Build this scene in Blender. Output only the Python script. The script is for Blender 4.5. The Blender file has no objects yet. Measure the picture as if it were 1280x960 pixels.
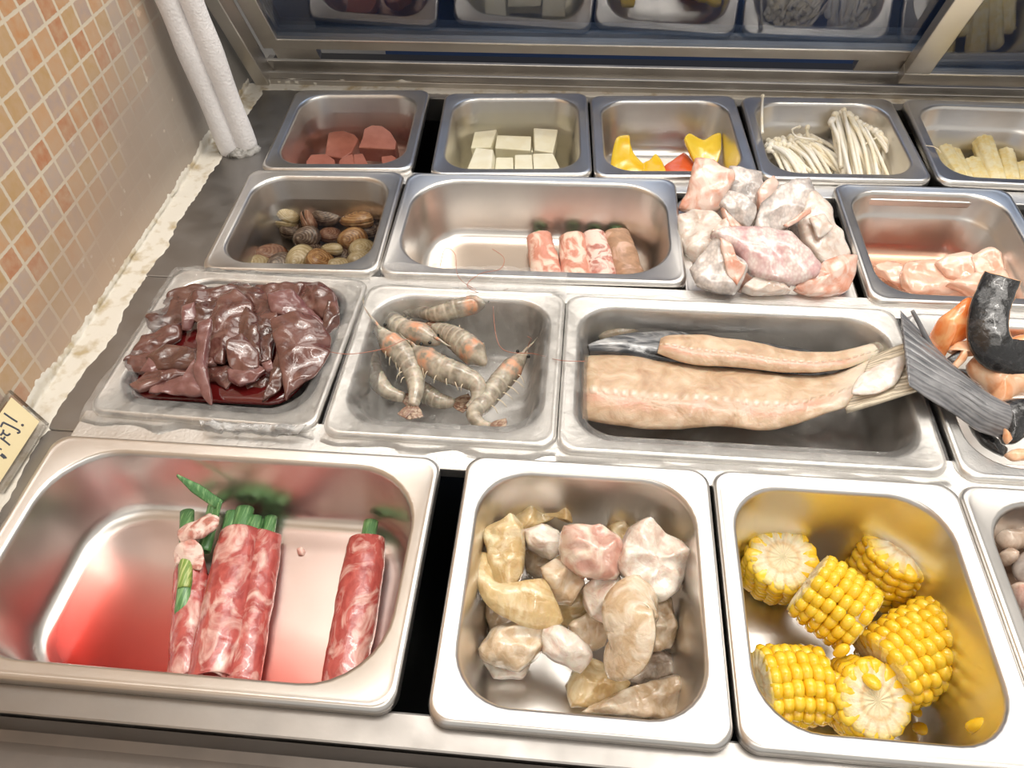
import bpy, bmesh, math, random
from mathutils import Vector, Matrix, Quaternion, noise
random.seed(7)
S = bpy.context.scene
COL = S.collection
R = math.radians

# ------------------------------------------------------------------ camera
CP = Vector((0.157626, -0.839685, 0.429682))
PITCH, YAW, ROLL, FPX = 0.834658, -0.115023, -0.032159, 960.0
fwd = Vector((math.sin(YAW)*math.cos(PITCH), math.cos(YAW)*math.cos(PITCH), -math.sin(PITCH)))
rgt = Vector((math.cos(YAW), -math.sin(YAW), 0)); upv = rgt.cross(fwd)
r2 = math.cos(ROLL)*rgt + math.sin(ROLL)*upv
u2 = -math.sin(ROLL)*rgt + math.cos(ROLL)*upv
cam = bpy.data.cameras.new('camera'); co = bpy.data.objects.new('camera', cam); COL.objects.link(co)
cam.sensor_width = 36; cam.lens = FPX/1280*36; cam.clip_start = .01
m3 = Matrix((r2, u2, -fwd)).transposed()
co.matrix_world = Matrix.Translation(CP) @ m3.to_4x4()
S.camera = co

# ------------------------------------------------------------------ light
S.view_settings.view_transform = 'Standard'; S.view_settings.look = 'None'
S.view_settings.gamma = 1; S.view_settings.use_curve_mapping = False
S.view_settings.exposure = 0.08
W = bpy.data.worlds.new('world'); S.world = W; W.use_nodes = True
W.node_tree.nodes['Background'].inputs[0].default_value = (1, .96, .9, 1)
W.node_tree.nodes['Background'].inputs[1].default_value = .58
def area(loc, sx, sy, power, target=None, col=(1, .95, .88)):
    l = bpy.data.lights.new('ceiling_lamp', 'AREA'); l.shape = 'RECTANGLE'; l.size = sx; l.size_y = sy
    l.energy = power; l.color = col
    o = bpy.data.objects.new('ceiling_lamp', l); COL.objects.link(o); o.location = loc
    if target is not None:
        o.rotation_euler = (Vector(target)-Vector(loc)).to_track_quat('-Z', 'Y').to_euler()
    return o
area((.50, -.15, 1.35), 1.8, .7, 16)
area((.2, .95, 1.40), 2.2, .8, 12)
area((.1, -1.5, 1.40), 1.8, .6, 7)
area((.15, -.18, 1.30), 1.5, .035, 5)          # bare ceiling tubes
area((.70, -.75, 1.30), .035, 1.2, 4)

# ------------------------------------------------------------------ helpers
def V(*a): return Vector(a)
def ray(u, v): return (r2*((u-640)/FPX) + u2*((480-v)/FPX) + fwd)
def P(u, v, z=0.0):
    d = ray(u, v); return CP + d*((z-CP.z)/d.z)
def PP(u, v, p0, n):
    d = ray(u, v); return CP + d*((p0-CP).dot(n)/d.dot(n))
def zm(s, ox, oy): return lambda *pts: [(ox+x/s, oy+y/s) for x, y in pts]
def tag(o, label, cat, group=None):
    o['label'] = label; o['category'] = cat
    if group: o['group'] = group
    return o
def empty(name, loc, label, cat, group=None):
    o = bpy.data.objects.new(name, None); COL.objects.link(o); o.location = loc; o.empty_display_size = .01
    return tag(o, label, cat, group)
def mk(name, vs, fs, mat, parent=None, origin=None, smooth=True, uvs=None, world=True):
    """link verts (world coordinates) as ONE mesh object; origin = where its pivot stands"""
    o0 = Vector(origin) if origin is not None else V(0, 0, 0)
    me = bpy.data.meshes.new(name)
    me.from_pydata([tuple(Vector(v)-o0) for v in vs], [], fs)
    if uvs:
        l = me.uv_layers.new(name='UVMap')
        for lp in me.loops: l.data[lp.index].uv = uvs[lp.vertex_index]
    if smooth: me.polygons.foreach_set('use_smooth', [True]*len(me.polygons))
    me.materials.append(mat); me.update()
    ob = bpy.data.objects.new(name, me); COL.objects.link(ob)
    if parent is not None:
        ob.parent = parent; ob.location = o0-parent.location
    else: ob.location = o0
    return ob
def fixn(ob):
    bm = bmesh.new(); bm.from_mesh(ob.data); bmesh.ops.recalc_face_normals(bm, faces=bm.faces); bm.to_mesh(ob.data); bm.free(); return ob
class MB:
    def __init__(s): s.v = []; s.f = []; s.uv = []
    def add(s, vs, fs, uv=None):
        n = len(s.v); s.v += [Vector(v) for v in vs]; s.f += [tuple(i+n for i in f) for f in fs]
        s.uv += uv if uv else [(0, 0)]*len(vs); return s
    def box(s, a, b):
        x0, y0, z0 = a; x1, y1, z1 = b
        return s.add([(x0,y0,z0),(x1,y0,z0),(x1,y1,z0),(x0,y1,z0),(x0,y0,z1),(x1,y0,z1),(x1,y1,z1),(x0,y1,z1)],
              [(3,2,1,0),(4,5,6,7),(0,1,5,4),(1,2,6,5),(2,3,7,6),(3,0,4,7)])
    def build(s, name, mat, parent=None, origin=None, smooth=True): return mk(name, s.v, s.f, mat, parent, origin, smooth, s.uv)
def bevel(o, w, seg=2):
    m = o.modifiers.new('bevel', 'BEVEL'); m.width = w; m.segments = seg; m.limit_method = 'ANGLE'; m.angle_limit = R(40); return o
def catmull(pts, n, closed=False, soft=1.0):
    pts = [Vector(p) for p in pts]; N = len(pts); out = []
    segs = N if closed else N-1
    # by arc length
    L = [(pts[(i+1) % N]-pts[i]).length for i in range(segs)]; T = sum(L)
    for k in range(n):
        t = T*k/(n if closed else n-1); i = 0
        while i < segs-1 and t > L[i]: t -= L[i]; i += 1
        a = min(1, t/max(L[i], 1e-9))
        g = (lambda j: pts[j % N]) if closed else (lambda j: pts[max(0, min(N-1, j))])
        p0, p1, p2, p3 = g(i-1), g(i), g(i+1), g(i+2)
        q = .5*((2*p1)+(p2-p0)*a+(2*p0-5*p1+4*p2-p3)*a*a+(3*p1-p0-3*p2+p3)*a**3)
        out.append(q if soft >= 1 else p1.lerp(p2, a).lerp(q, soft))
    return out
def nz(p, s, seed=0): return noise.noise(Vector(p)*s+V(seed*13.1, seed*7.7, seed*3.3))
def tube(pts, rad, seg=10, n=24, flat=1.0, up=(0, 0, 1), bump=None, caps=True):
    """closed tube along pts; rad(u) radius; returns verts, faces, uvs"""
    c = catmull(pts, n); vs = []; fs = []; uv = []
    rf = rad if callable(rad) else (lambda u: rad)
    U = Vector(up)
    for i, p in enumerate(c):
        t = (c[min(n-1, i+1)]-c[max(0, i-1)]).normalized()
        sd = t.cross(U)
        if sd.length < 1e-3: sd = t.cross(V(0, 1, .1))
        sd.normalize(); nn = sd.cross(t).normalized(); u = i/(n-1)
        for j in range(seg):
            a = 2*math.pi*j/seg; r = rf(u)
            if bump: r *= bump(u, a)
            vs.append(p+sd*(math.cos(a)*r)+nn*(math.sin(a)*r*flat)); uv.append((u, j/seg))
    for i in range(n-1):
        for j in range(seg):
            k = (j+1) % seg; fs.append((i*seg+j, i*seg+k, (i+1)*seg+k, (i+1)*seg+j))
    if caps:
        fs.append(tuple(range(seg))[::-1]); fs.append(tuple((n-1)*seg+j for j in range(seg)))
    return vs, fs, uv
def sphere(c, r, a=10, b=7, rot=None, sc=(1, 1, 1)):
    vs = [Vector((0, 0, -1))]; fs = []
    for i in range(1, b):
        th = -math.pi/2+math.pi*i/b
        for j in range(a):
            ph = 2*math.pi*j/a; vs.append(V(math.cos(th)*math.cos(ph), math.cos(th)*math.sin(ph), math.sin(th)))
    vs.append(V(0, 0, 1))
    for j in range(a): fs.append((0, 1+(j+1) % a, 1+j))
    for i in range(b-2):
        for j in range(a):
            k = (j+1) % a; fs.append((1+i*a+j, 1+i*a+k, 1+(i+1)*a+k, 1+(i+1)*a+j))
    e = len(vs)-1
    for j in range(a): fs.append((e-a+j, e-a+(j+1) % a, e))
    vs = [V(v.x*sc[0], v.y*sc[1], v.z*sc[2])*r for v in vs]
    if rot is not None: vs = [rot @ v for v in vs]
    return [Vector(c)+v for v in vs], fs
def puffgeo(poly, z, n=(0, -.3, .95), th=.012, nzamp=.0012, nzs=90, seed=0, N=44, K=7, pw=3.0, dome=.3, curl=0.0, flatbottom=False, soft=.6, grow=1.0, ridge=0.0):
    """rounded slab of real thickness whose outline lies in the plane through z with normal n"""
    n = Vector(n).normalized()
    cx = sum(p[0] for p in poly)/len(poly); cy = sum(p[1] for p in poly)/len(poly)
    poly = [(cx+(u-cx)*grow, cy+(v-cy)*grow) for u, v in poly]
    c = P(cx, cy, z); ring = [PP(u, v, c, n) for u, v in poly]
    ring = catmull(ring, N, True, soft)
    c = sum(ring, V(0, 0, 0))/N
    rad = sum((p-c).length for p in ring)/N
    ax = n.cross(V(0, 1, 0)); ax = V(1, 0, 0) if ax.length < 1e-3 else ax.normalized(); ay = n.cross(ax)
    vs = []; fs = []; uv = []
    ts = [math.sin(math.pi/2*(1-k/K))**.8 if k < K else 0 for k in range(K)]  # 1 .. ->0
    def pt(p, t, side):
        q = c+(p-c)*t
        prof = max(0, 1-t**pw)**(1/pw)*(1-dome)+dome*(1-t*t)
        h = th*.5*prof*side if not (flatbottom and side < 0) else -th*.5*min(1, prof*1.6)
        d = (q-c)
        q = q+n*h
        s = nz(q, nzs, seed)*nzamp*2+nz(q, nzs*.4, seed+5)*nzamp*3
        if ridge:
            w_ = q*1.0+V(.013*nz(q, 45, seed+8), .013*nz(q, 45, seed+9), 0); s += ridge*(.55-2.2*abs(nz(w_, 42, seed+6)))*(1 if side > 0 else .2)
        q = q+n*s+ax*nz(q, nzs, seed+2)*nzamp+ay*nz(q, nzs, seed+3)*nzamp
        if curl: q = q+n*(curl*((d.dot(ax)/max(rad, 1e-6))**2))
        return q, (d.dot(ax), d.dot(ay))
    for side in (1, -1):
        for k in range(K):
            if side < 0 and k == 0: continue
            for p in ring:
                q, w = pt(p, ts[k], side); vs.append(q); uv.append(w)
    q, w = pt(c, 0, 1); vs.append(q); uv.append(w); q, w = pt(c, 0, -1); vs.append(q); uv.append(w)
    ct, cb = len(vs)-2, len(vs)-1
    row = lambda side, k: k*N if side > 0 else (0 if k == 0 else (K+k-1)*N)
    for side in (1, -1):
        for k in range(K-1):
            a, b = row(side, k), row(side, k+1)
            for j in range(N):
                l = (j+1) % N; f = (a+j, a+l, b+l, b+j); fs.append(f if side > 0 else f[::-1])
        a = row(side, K-1); e = ct if side > 0 else cb
        for j in range(N):
            f = (a+j, a+(j+1) % N, e); fs.append(f if side > 0 else f[::-1])
    return vs, fs, uv, c
def puff(name, poly, z, mat, label=None, cat=None, group=None, parent=None, **kw):
    vs, fs, uv, c = puffgeo(poly, z, **kw)
    o = fixn(mk(name, vs, fs, mat, parent, c, True, uv))
    if label: tag(o, label, cat, group)
    return o
def prism(name, poly, z, h, mat, bev=.0012, parent=None, n=(0, 0, 1)):
    n = Vector(n).normalized(); c = P(sum(p[0] for p in poly)/len(poly), sum(p[1] for p in poly)/len(poly), z)
    top = [PP(u, v, c, n) for u, v in poly]; N = len(top); bot = [p-n*h for p in top]
    fs = [tuple(range(N)), tuple(range(N, 2*N))[::-1]]+[(j, j+N, (j+1) % N+N, (j+1) % N) for j in range(N)]
    o = fixn(mk(name, top+bot, fs, mat, parent, c-n*h*.5, False)); bevel(o, bev, 3)
    return o
def sheet(fn, thick, nu, nv, closed=False):
    """fn(u,v)->point; real thickness thick(u,v) along the surface normal; returns verts, faces, uvs"""
    tf = thick if callable(thick) else (lambda u, v: thick)
    g = [[Vector(fn(i/(nu-1), j/(nv-1))) for j in range(nv)] for i in range(nu)]
    vs = []; uv = []; fs = []
    for side in (.5, -.5):
        for i in range(nu):
            for j in range(nv):
                a = g[min(nu-1, i+1)][j]-g[max(0, i-1)][j]; b = g[i][min(nv-1, j+1)]-g[i][max(0, j-1)]
                n = a.cross(b); n = n.normalized() if n.length > 1e-12 else V(0, 0, 1)
                vs.append(g[i][j]+n*tf(i/(nu-1), j/(nv-1))*side); uv.append((i/(nu-1), j/(nv-1)))
    O = nu*nv; I = lambda i, j: i*nv+j
    for i in range(nu-1):
        for j in range(nv-1):
            fs.append((I(i,j), I(i+1,j), I(i+1,j+1), I(i,j+1))); fs.append((O+I(i,j+1), O+I(i+1,j+1), O+I(i+1,j), O+I(i,j)))
    for i in range(nu-1):
        fs.append((I(i,0), O+I(i,0), O+I(i+1,0), I(i+1,0))); fs.append((I(i+1,nv-1), O+I(i+1,nv-1), O+I(i,nv-1), I(i,nv-1)))
    for j in range(nv-1):
        fs.append((I(0,j+1), O+I(0,j+1), O+I(0,j), I(0,j))); fs.append((I(nu-1,j), O+I(nu-1,j), O+I(nu-1,j+1), I(nu-1,j+1)))
    return vs, fs, uv

# ------------------------------------------------------------------ materials
class MT:
    def __init__(s, name):
        s.m = bpy.data.materials.new(name); s.m.use_nodes = True; s.t = s.m.node_tree; s.n = s.t.nodes
        s.b = s.n['Principled BSDF']; s.out = s.n['Material Output']; s.k = s.t.links.new
    def new(s, typ, **kw):
        x = s.n.new(typ)
        for a, b in kw.items(): setattr(x, a, b)
        return x
    def set(s, **kw):
        for a, b in kw.items():
            a = a.replace('_', ' ')
            for i in s.b.inputs:
                if i.name.lower() == a.lower():
                    i.default_value = (*b, 1) if isinstance(b, tuple) and len(b) == 3 and i.type == 'RGBA' else b
        return s
    def coord(s, which='Object', scale=(1, 1, 1)):
        tc = s.new('ShaderNodeTexCoord'); mp = s.new('ShaderNodeMapping'); mp.inputs['Scale'].default_value = scale
        s.k(tc.outputs[which], mp.inputs[0]); return mp.outputs[0]
    def noise(s, scale, detail=3, co=None, dist=0, rough=.5):
        x = s.new('ShaderNodeTexNoise'); x.inputs['Scale'].default_value = scale; x.inputs['Detail'].default_value = detail
        x.inputs['Distortion'].default_value = dist; x.inputs['Roughness'].default_value = rough
        s.k(co if co else s.coord(), x.inputs['Vector']); return x.outputs[0]
    def ramp(s, fac, stops, interp='LINEAR'):
        x = s.new('ShaderNodeValToRGB'); x.color_ramp.interpolation = interp; e = x.color_ramp.elements
        while len(e) > 1: e.remove(e[-1])
        e[0].position = stops[0][0]; e[0].color = (*stops[0][1], 1)
        for p, c in stops[1:]: q = e.new(p); q.color = (*c, 1)
        s.k(fac, x.inputs[0]); return x.outputs[0]
    def fr(s, fac, a, b, lo=0., hi=1.):
        x = s.new('ShaderNodeMapRange'); x.clamp = True
        for i, vv in zip((1, 2, 3, 4), (a, b, lo, hi)): x.inputs[i].default_value = vv
        s.k(fac, x.inputs[0]); return x.outputs[0]
    def math(s, op, a, b=None):
        x = s.new('ShaderNodeMath', operation=op)
        for i, q in enumerate((a, b)):
            if q is None: continue
            if isinstance(q, (int, float)): x.inputs[i].default_value = q
            else: s.k(q, x.inputs[i])
        return x.outputs[0]
    def mix(s, fac, a, b):
        x = s.new('ShaderNodeMix', data_type='RGBA')
        if isinstance(fac, (int, float)): x.inputs[0].default_value = fac
        else: s.k(fac, x.inputs[0])
        for i, q in ((6, a), (7, b)):
            if isinstance(q, tuple): x.inputs[i].default_value = (*q, 1)
            else: s.k(q, x.inputs[i])
        return x.outputs[2]
    def color(s, o): s.k(o, s.b.inputs['Base Color']); return s
    def rough(s, o): s.k(o, s.b.inputs['Roughness']); return s
    def bump(s, h, strength=.3, dist=.001):
        x = s.new('ShaderNodeBump'); x.inputs['Strength'].default_value = strength; x.inputs['Distance'].default_value = dist
        s.k(h, x.inputs['Height']); s.k(x.outputs[0], s.b.inputs['Normal']); return s
    def surf(s, o): s.k(o, s.out.inputs['Surface']); return s
def flat(name, col, rough=.5, metal=0., **kw): return MT(name).set(Base_Color=col, Roughness=rough, Metallic=metal, **kw).m
def steel(name, col=(.77, .745, .715), r0=.285, r1=.33, bumps=0.0, bscale=900):
    t = MT(name).set(Metallic=1.0)
    n1 = t.noise(35, 4); t.rough(t.fr(n1, .3, .7, r0, r1))
    t.color(t.mix(t.fr(t.noise(14, 4), .35, .75), col, tuple(c*.86 for c in col)))
    if bumps: t.bump(t.noise(bscale, 2), bumps, .0006)
    return t.m
def meat(name, lean, fat, scale=60, lo=.48, hi=.58, stretch=(1, 1, 1), rough=.3, dist=1.5, sss=.0, bump=.25, dark=None, coat=.3, co='Object'):
    t = MT(name); c = t.coord(co, stretch)
    oi = t.new('ShaderNodeObjectInfo'); va = t.new('ShaderNodeVectorMath', operation='ADD'); t.k(c, va.inputs[0]); t.k(t.math('MULTIPLY', oi.outputs['Random'], 3.7), va.inputs[1]); c = va.outputs[0]
    f = t.noise(scale, 4, c, dist); f2 = t.noise(scale*3.2, 3, c, .6)
    d = dark or tuple(x*.7 for x in lean)
    base = t.mix(t.fr(f2, .35, .65), d, lean)
    t.color(t.mix(t.fr(f, lo, hi), base, fat)).set(Roughness=rough, Coat_Weight=coat, Coat_Roughness=.07, Subsurface_Weight=sss, Subsurface_Scale=.008)
    t.b.inputs['Subsurface Radius'].default_value = (1, .5, .3)
    t.bump(t.math('ADD', f, f2), bump, .0012); return t.m
def liquid(name, absorb, density, gloss=.05):
    t = MT(name); t.n.remove(t.b)
    tr = t.new('ShaderNodeBsdfTransparent'); gl = t.new('ShaderNodeBsdfGlossy'); gl.inputs['Roughness'].default_value = gloss
    fz = t.new('ShaderNodeFresnel'); fz.inputs['IOR'].default_value = 1.33
    geo = t.new('ShaderNodeNewGeometry'); fac = t.math('MULTIPLY', fz.outputs[0], t.math('SUBTRACT', 1.0, geo.outputs['Backfacing']))
    mx = t.new('ShaderNodeMixShader'); t.k(fac, mx.inputs[0]); t.k(tr.outputs[0], mx.inputs[1]); t.k(gl.outputs[0], mx.inputs[2])
    t.surf(mx.outputs[0])
    va = t.new('ShaderNodeVolumeAbsorption'); va.inputs['Color'].default_value = (*absorb, 1); va.inputs['Density'].default_value = density
    t.k(va.outputs[0], t.out.inputs['Volume']); return t.m
def film(name, tint, white, gloss_min, rough=.12, wr=0.0, wscale=120, stretch=(1, 1, 1), haze=(.95, .94, .92)):
    t = MT(name); t.n.remove(t.b)
    tr = t.new('ShaderNodeBsdfTransparent'); tr.inputs[0].default_value = (*tint, 1)
    gl = t.new('ShaderNodeBsdfGlossy'); gl.inputs['Roughness'].default_value = rough
    fz = t.new('ShaderNodeFresnel'); fz.inputs['IOR'].default_value = 1.5
    fac = t.math('MAXIMUM', fz.outputs[0], gloss_min)
    mx = t.new('ShaderNodeMixShader'); t.k(fac, mx.inputs[0]); t.k(tr.outputs[0], mx.inputs[1]); t.k(gl.outputs[0], mx.inputs[2])
    last = mx.outputs[0]
    if wr:
        c = t.coord('Object', stretch); h = t.noise(wscale, 5, c, 2.5, .62)
        bp = t.new('ShaderNodeBump'); bp.inputs['Strength'].default_value = wr; bp.inputs['Distance'].default_value = .004
        t.k(h, bp.inputs['Height']); t.k(bp.outputs[0], gl.inputs['Normal'])
        df2 = t.new('ShaderNodeBsdfDiffuse'); df2.inputs[0].default_value = (*haze, 1)
        m2 = t.new('ShaderNodeMixShader'); t.k(t.fr(t.noise(wscale*.5, 4, c, 1.5), .42, .75, white*.3, white), m2.inputs[0])
        t.k(last, m2.inputs[1]); t.k(df2.outputs[0], m2.inputs[2]); last = m2.outputs[0]
    t.surf(last); return t.m

M = {}
M['steel'] = steel('brushed_steel')
M['steel_wet'] = steel('beaded_steel', (.84, .825, .80), .30, .40, .2, 700)
M['steel_dull'] = steel('dull_steel', (.36, .345, .33), .34, .5, .05, 300)
M['frost'] = steel('frosted_steel', (.82, .81, .79), .4, .55, .5, 420)
M['alu'] = steel('aluminium', (.62, .59, .55), .3, .42, .05, 200)
M['dark'] = flat('black_void', (.006, .006, .007), .35)
M['navy'] = flat('navy_panel', (.022, .045, .12), .4)
t = MT('old_caulk').set(Roughness=.6); t.color(t.mix(t.fr(t.noise(70, 5), .52, .72), (.70, .66, .58), (.46, .37, .23))); t.bump(t.noise(180, 5), .35, .0012); M['caulk'] = t.m
t = MT('foam_sleeve').set(Roughness=.9); t.color(t.mix(t.noise(160, 4), (.78, .76, .76), (.92, .91, .92))); t.bump(t.noise(420, 4), .6, .0015); M['foam'] = t.m
t = MT('crusted_putty').set(Roughness=.8); t.color(t.ramp(t.noise(160, 4), [(.35, (.08, .075, .06)), (.6, (.45, .44, .42))])); t.bump(t.noise(220, 4), .8, .003); M['crust'] = t.m
# mosaic wall
t = MT('mosaic_wall').set(Roughness=.28); sep = t.new('ShaderNodeSeparateXYZ'); t.k(t.coord(), sep.inputs[0])
cy = t.math('DIVIDE', t.math('ADD', sep.outputs[1], .327+2), .0202); cz = t.math('DIVIDE', t.math('ADD', sep.outputs[2], -.191+1.93), .0193)
def edge(c):
    f = t.math('FRACT', c); return t.math('MINIMUM', f, t.math('SUBTRACT', 1.0, f))
gr = t.fr(t.math('ADD', t.math('MINIMUM', edge(cy), edge(cz)), t.math('MULTIPLY', t.math('SUBTRACT', t.noise(260, 3), .5), .08)), .055, .085)
cb = t.new('ShaderNodeCombineXYZ'); t.k(t.math('FLOOR', cy), cb.inputs[0]); t.k(t.math('FLOOR', cz), cb.inputs[1])
wn = t.new('ShaderNodeTexWhiteNoise'); t.k(cb.outputs[0], wn.inputs['Vector'])
tc = t.ramp(wn.outputs[0], [(0, (.52, .20, .085)), (.16, (.60, .30, .13)), (.34, (.55, .35, .155)), (.55, (.62, .36, .19)), (.70, (.47, .36, .32)), (.86, (.50, .41, .37))], 'CONSTANT')
tc = t.mix(t.fr(t.noise(120, 4), .3, .8), tc, (.60, .42, .27))
tile = t.mix(gr, (.74, .66, .52), tc)
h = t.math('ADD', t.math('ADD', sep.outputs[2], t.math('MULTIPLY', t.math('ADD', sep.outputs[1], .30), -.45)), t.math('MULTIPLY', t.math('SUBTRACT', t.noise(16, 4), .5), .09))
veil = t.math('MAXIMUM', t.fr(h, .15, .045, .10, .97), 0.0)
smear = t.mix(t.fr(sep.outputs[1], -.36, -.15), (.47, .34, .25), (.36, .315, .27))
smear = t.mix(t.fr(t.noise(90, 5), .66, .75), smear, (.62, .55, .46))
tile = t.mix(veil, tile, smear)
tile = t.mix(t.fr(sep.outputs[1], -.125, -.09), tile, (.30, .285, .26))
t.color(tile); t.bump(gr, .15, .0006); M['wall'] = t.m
M['ceiling'] = flat('cream_ceiling', (.82, .79, .74), .8)
M['plain'] = flat('pale_wall', (.62, .58, .53), .8)
M['wrap'] = film('cling_film', (.985, .98, .975), .20, .05, .10, .75, 80, (1, 1, 1))
M['wrap_f'] = film('cling_film_clear', (.985, .98, .975), .15, .05, .09, .75, 65, (1, 1, 1))
M['glass'] = film('pane_glass', (.62, .74, .92), .06, .20, .02, .02, 12, (1, 1, 1), (.30, .46, .85))  # dirty-glass haze, its blue cast painted into the diffuse colour
M['acrylic'] = film('acrylic', (.98, .975, .97), 0, .05, .05)
t = MT('card_paper').set(Roughness=.7); t.color(t.mix(t.noise(60, 3), (.83, .72, .46), (.80, .66, .38))); M['card'] = t.m
M['ink'] = flat('ink', (.07, .075, .10), .6)

# ------------------------------------------------------------------ setting
def struct(o): o['kind'] = 'structure'; return o
ZT = -.009
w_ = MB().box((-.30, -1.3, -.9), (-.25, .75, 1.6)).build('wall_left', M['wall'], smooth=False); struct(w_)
struct(MB().box((-.30, .66, -.9), (2.4, .70, .80)).build('wall_back', M['navy'], smooth=False))
struct(MB().box((-.30, -2.2, 1.6), (2.4, 2.4, 1.64)).build('ceiling', M['ceiling'], smooth=False))
struct(MB().box((-.30, -2.2, -.94), (2.4, .75, -.9)).build('floor', M['plain'], smooth=False))
LE, SL, CL = R(28), math.sin(R(28)), math.cos(R(28))
def lean(x, y0, s, off=0.0): return V(x, y0-SL*s+CL*off, CL*s+SL*off)
def slab(mb, x0, x1, y0, s0, s1, t0, t1, sk0=0, sk1=0):
    vs = [lean(x0+sk0*(s0), y0, s0, t0), lean(x1+sk1*s0, y0, s0, t0), lean(x1+sk1*s0, y0, s0, t1), lean(x0+sk0*s0, y0, s0, t1),
          lean(x0+sk0*s1, y0, s1, t0), lean(x1+sk1*s1, y0, s1, t0), lean(x1+sk1*s1, y0, s1, t1), lean(x0+sk0*s1, y0, s1, t1)]
    return mb.add(vs, [(3,2,1,0),(4,5,6,7),(0,1,5,4),(1,2,6,5),(2,3,7,6),(3,0,4,7)])
GT = .20
win = bpy.data.objects.new('window_1', None); COL.objects.link(win); win.location = (.15, .05, .02); struct(win)
mb = MB(); slab(mb, -.222, .535, .05, .042, .058, -.008, .008); slab(mb, -.222, -.200, .05, .056, GT, -.008, .008); slab(mb, .515, .535, .05, .056, GT, -.008, .008); slab(mb, -.222, .535, .05, GT, GT+.02, -.008, .008)
bevel(mb.build('window_frame', M['alu'], win, win.location, False), .0012)
slab(MB(), -.201, .516, .05, .057, GT+.001, -.0025, .0025).build('pane', M['glass'], win, win.location, False)
mb = MB(); slab(mb, -.212, -.160, .05, .022, .042, -.006, .004); slab(mb, .455, .512, .05, .022, .042, -.006, .004)
mb.build('runner', M['alu'], win, win.location, False)
win2 = bpy.data.objects.new('window_2', None); COL.objects.link(win2); win2.location = (.8, .03, .02); struct(win2)
mb = MB(); slab(mb, .503, 1.20, .033, .014, .032, -.007, .007); slab(mb, .503, .530, .033, .032, GT+.02, -.007, .007); slab(mb, .503, 1.2, .033, GT+.02, GT+.04, -.007, .007)
bevel(mb.build('window_frame', M['alu'], win2, win2.location, False), .0012)
slab(MB(), .529, 1.199, .033, .031, GT+.021, -.0025, .0025).build('pane', M['glass'], win2, win2.location, False)
mb = MB(); slab(mb, -.241, -.224, .026, -.006, GT+.06, -.012, .012)
struct(bevel(mb.build('trim_1', M['alu'], smooth=False), .0012))
mb = MB(); mb.box((-.236, .040, ZT), (1.3, .046, .012)); mb.box((-.236, .020, ZT), (1.3, .040, -.002)); mb.box((-.236, .022, -.002), (1.3, .026, .006))
struct(bevel(mb.build('trim_2', M['alu'], smooth=False), .0008))
struct(MB().box((-.236, .0465, ZT), (1.3, .094, -.003)).build('slot_shade', M['dark'], smooth=False))  # black strip added for the shade in the open slot behind the track
# caulk beads along wall and sill
def bead(name, a, b, across, up, w, h, seed, n=160, k=9):
    a, b = Vector(a), Vector(b)
    across, up = Vector(across), Vector(up); vs = []; fs = []
    for i in range(n):
        p = a.lerp(b, i/(n-1))
        wl = w*(.30+.45*max(0, nz(p, 22, seed))+.22*abs(nz(p, 130, seed+1))); wr = w*(1.0+.22*nz(p, 22, seed+2)+.10*nz(p, 150, seed+4))
        for j in range(k):
            s = j/(k-1); off = (-wl*(1-s)+wr*s)
            if off < 0: q = p+up*(-off)*1.0+across*(.0012+.0008*nz(p, 200, 9))     # climbs the wall
            else: q = p+across*off+up*(h*(1-s)**1.2*(.8+.6*nz(p, 90, seed+3)))
            if j == 0: q = q-across*.004
            if j == k-1: q = q-up*.003
            vs.append(q)
    for i in range(n-1):
        for j in range(k-1): fs.append((i*k+j, i*k+j+1, (i+1)*k+j+1, (i+1)*k+j))
    return mk(name, vs, fs, M['caulk'])
struct(bead('trim_3', (-.25, -.62, ZT), (-.25, .02, ZT), (1, 0, 0), (0, 0, 1), .027, .0032, 3, 300, 12))
mb = MB()
struct(bead('trim_4', (-.24, .021, ZT), (1.2, .030, ZT), (0, -1, 0), (0, 0, 1), .017, .0018, 8, 260, 10))

# counter
ctr = empty('prep_counter', (.3, -.35, -.9), 'long stainless steel prep counter whose sunken well holds the pans of food', 'counter')
mb = MB()
mb.box((-.25, -.7145, ZT-.03), (-.2035, -.515, ZT)); mb.box((-.25, -.515, ZT-.03), (-.1945, -.338, ZT)); mb.box((-.25, -.338, ZT-.03), (-.1745, .10, ZT)); mb.box((-.1745, -.002, ZT-.03), (1.3, .10, ZT)); mb.box((-.2035, -.7145, ZT-.03), (1.3, -.6945, ZT))
bevel(mb.build('top_frame', M['steel_dull'], ctr, (.3, -.35, ZT), False), .0015)
mb = MB(); mb.box((-.2, -.70, -.30), (1.3, .0, -.28)); mb.box((-.2, -.702, -.30), (1.3, -.695, ZT-.031)); mb.box((-.2, -.001, -.30), (1.3, .003, ZT-.031)); mb.box((-.2085, -.70, -.3), (-.2045, 0, ZT-.031))
mb.build('well', M['dark'], ctr, (.3, -.35, -.2), False)
mb = MB(); pr = [(-.716, ZT), (-.716, -.034), (-.722, -.036), (-.742, -.036), (-.7425, -.046), (-.752, -.05), (-.775, -.05), (-.776, -.075), (-.80, -.076), (-.83, -.077), (-.83, -.16), (-.712, -.16)]
N = len(pr); vs = [(x, y, z) for x in (-.25, 1.3) for y, z in pr]
mb.add(vs, [(i, (i+1) % N, N+(i+1) % N, N+i) for i in range(N)]+[tuple(range(N))[::-1], tuple(range(N, 2*N))])
bevel(fixn(mb.build('front_rail', steel('grimy_steel', (.27, .25, .235), .42, .6), ctr, (.3, -.75, -.05), False)), .002)
MB().box((-.245, -.70, -.88), (1.3, .0, -.31)).build('cabinet_body', M['steel_dull'], ctr, (.3, -.35, -.6), False)
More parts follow.
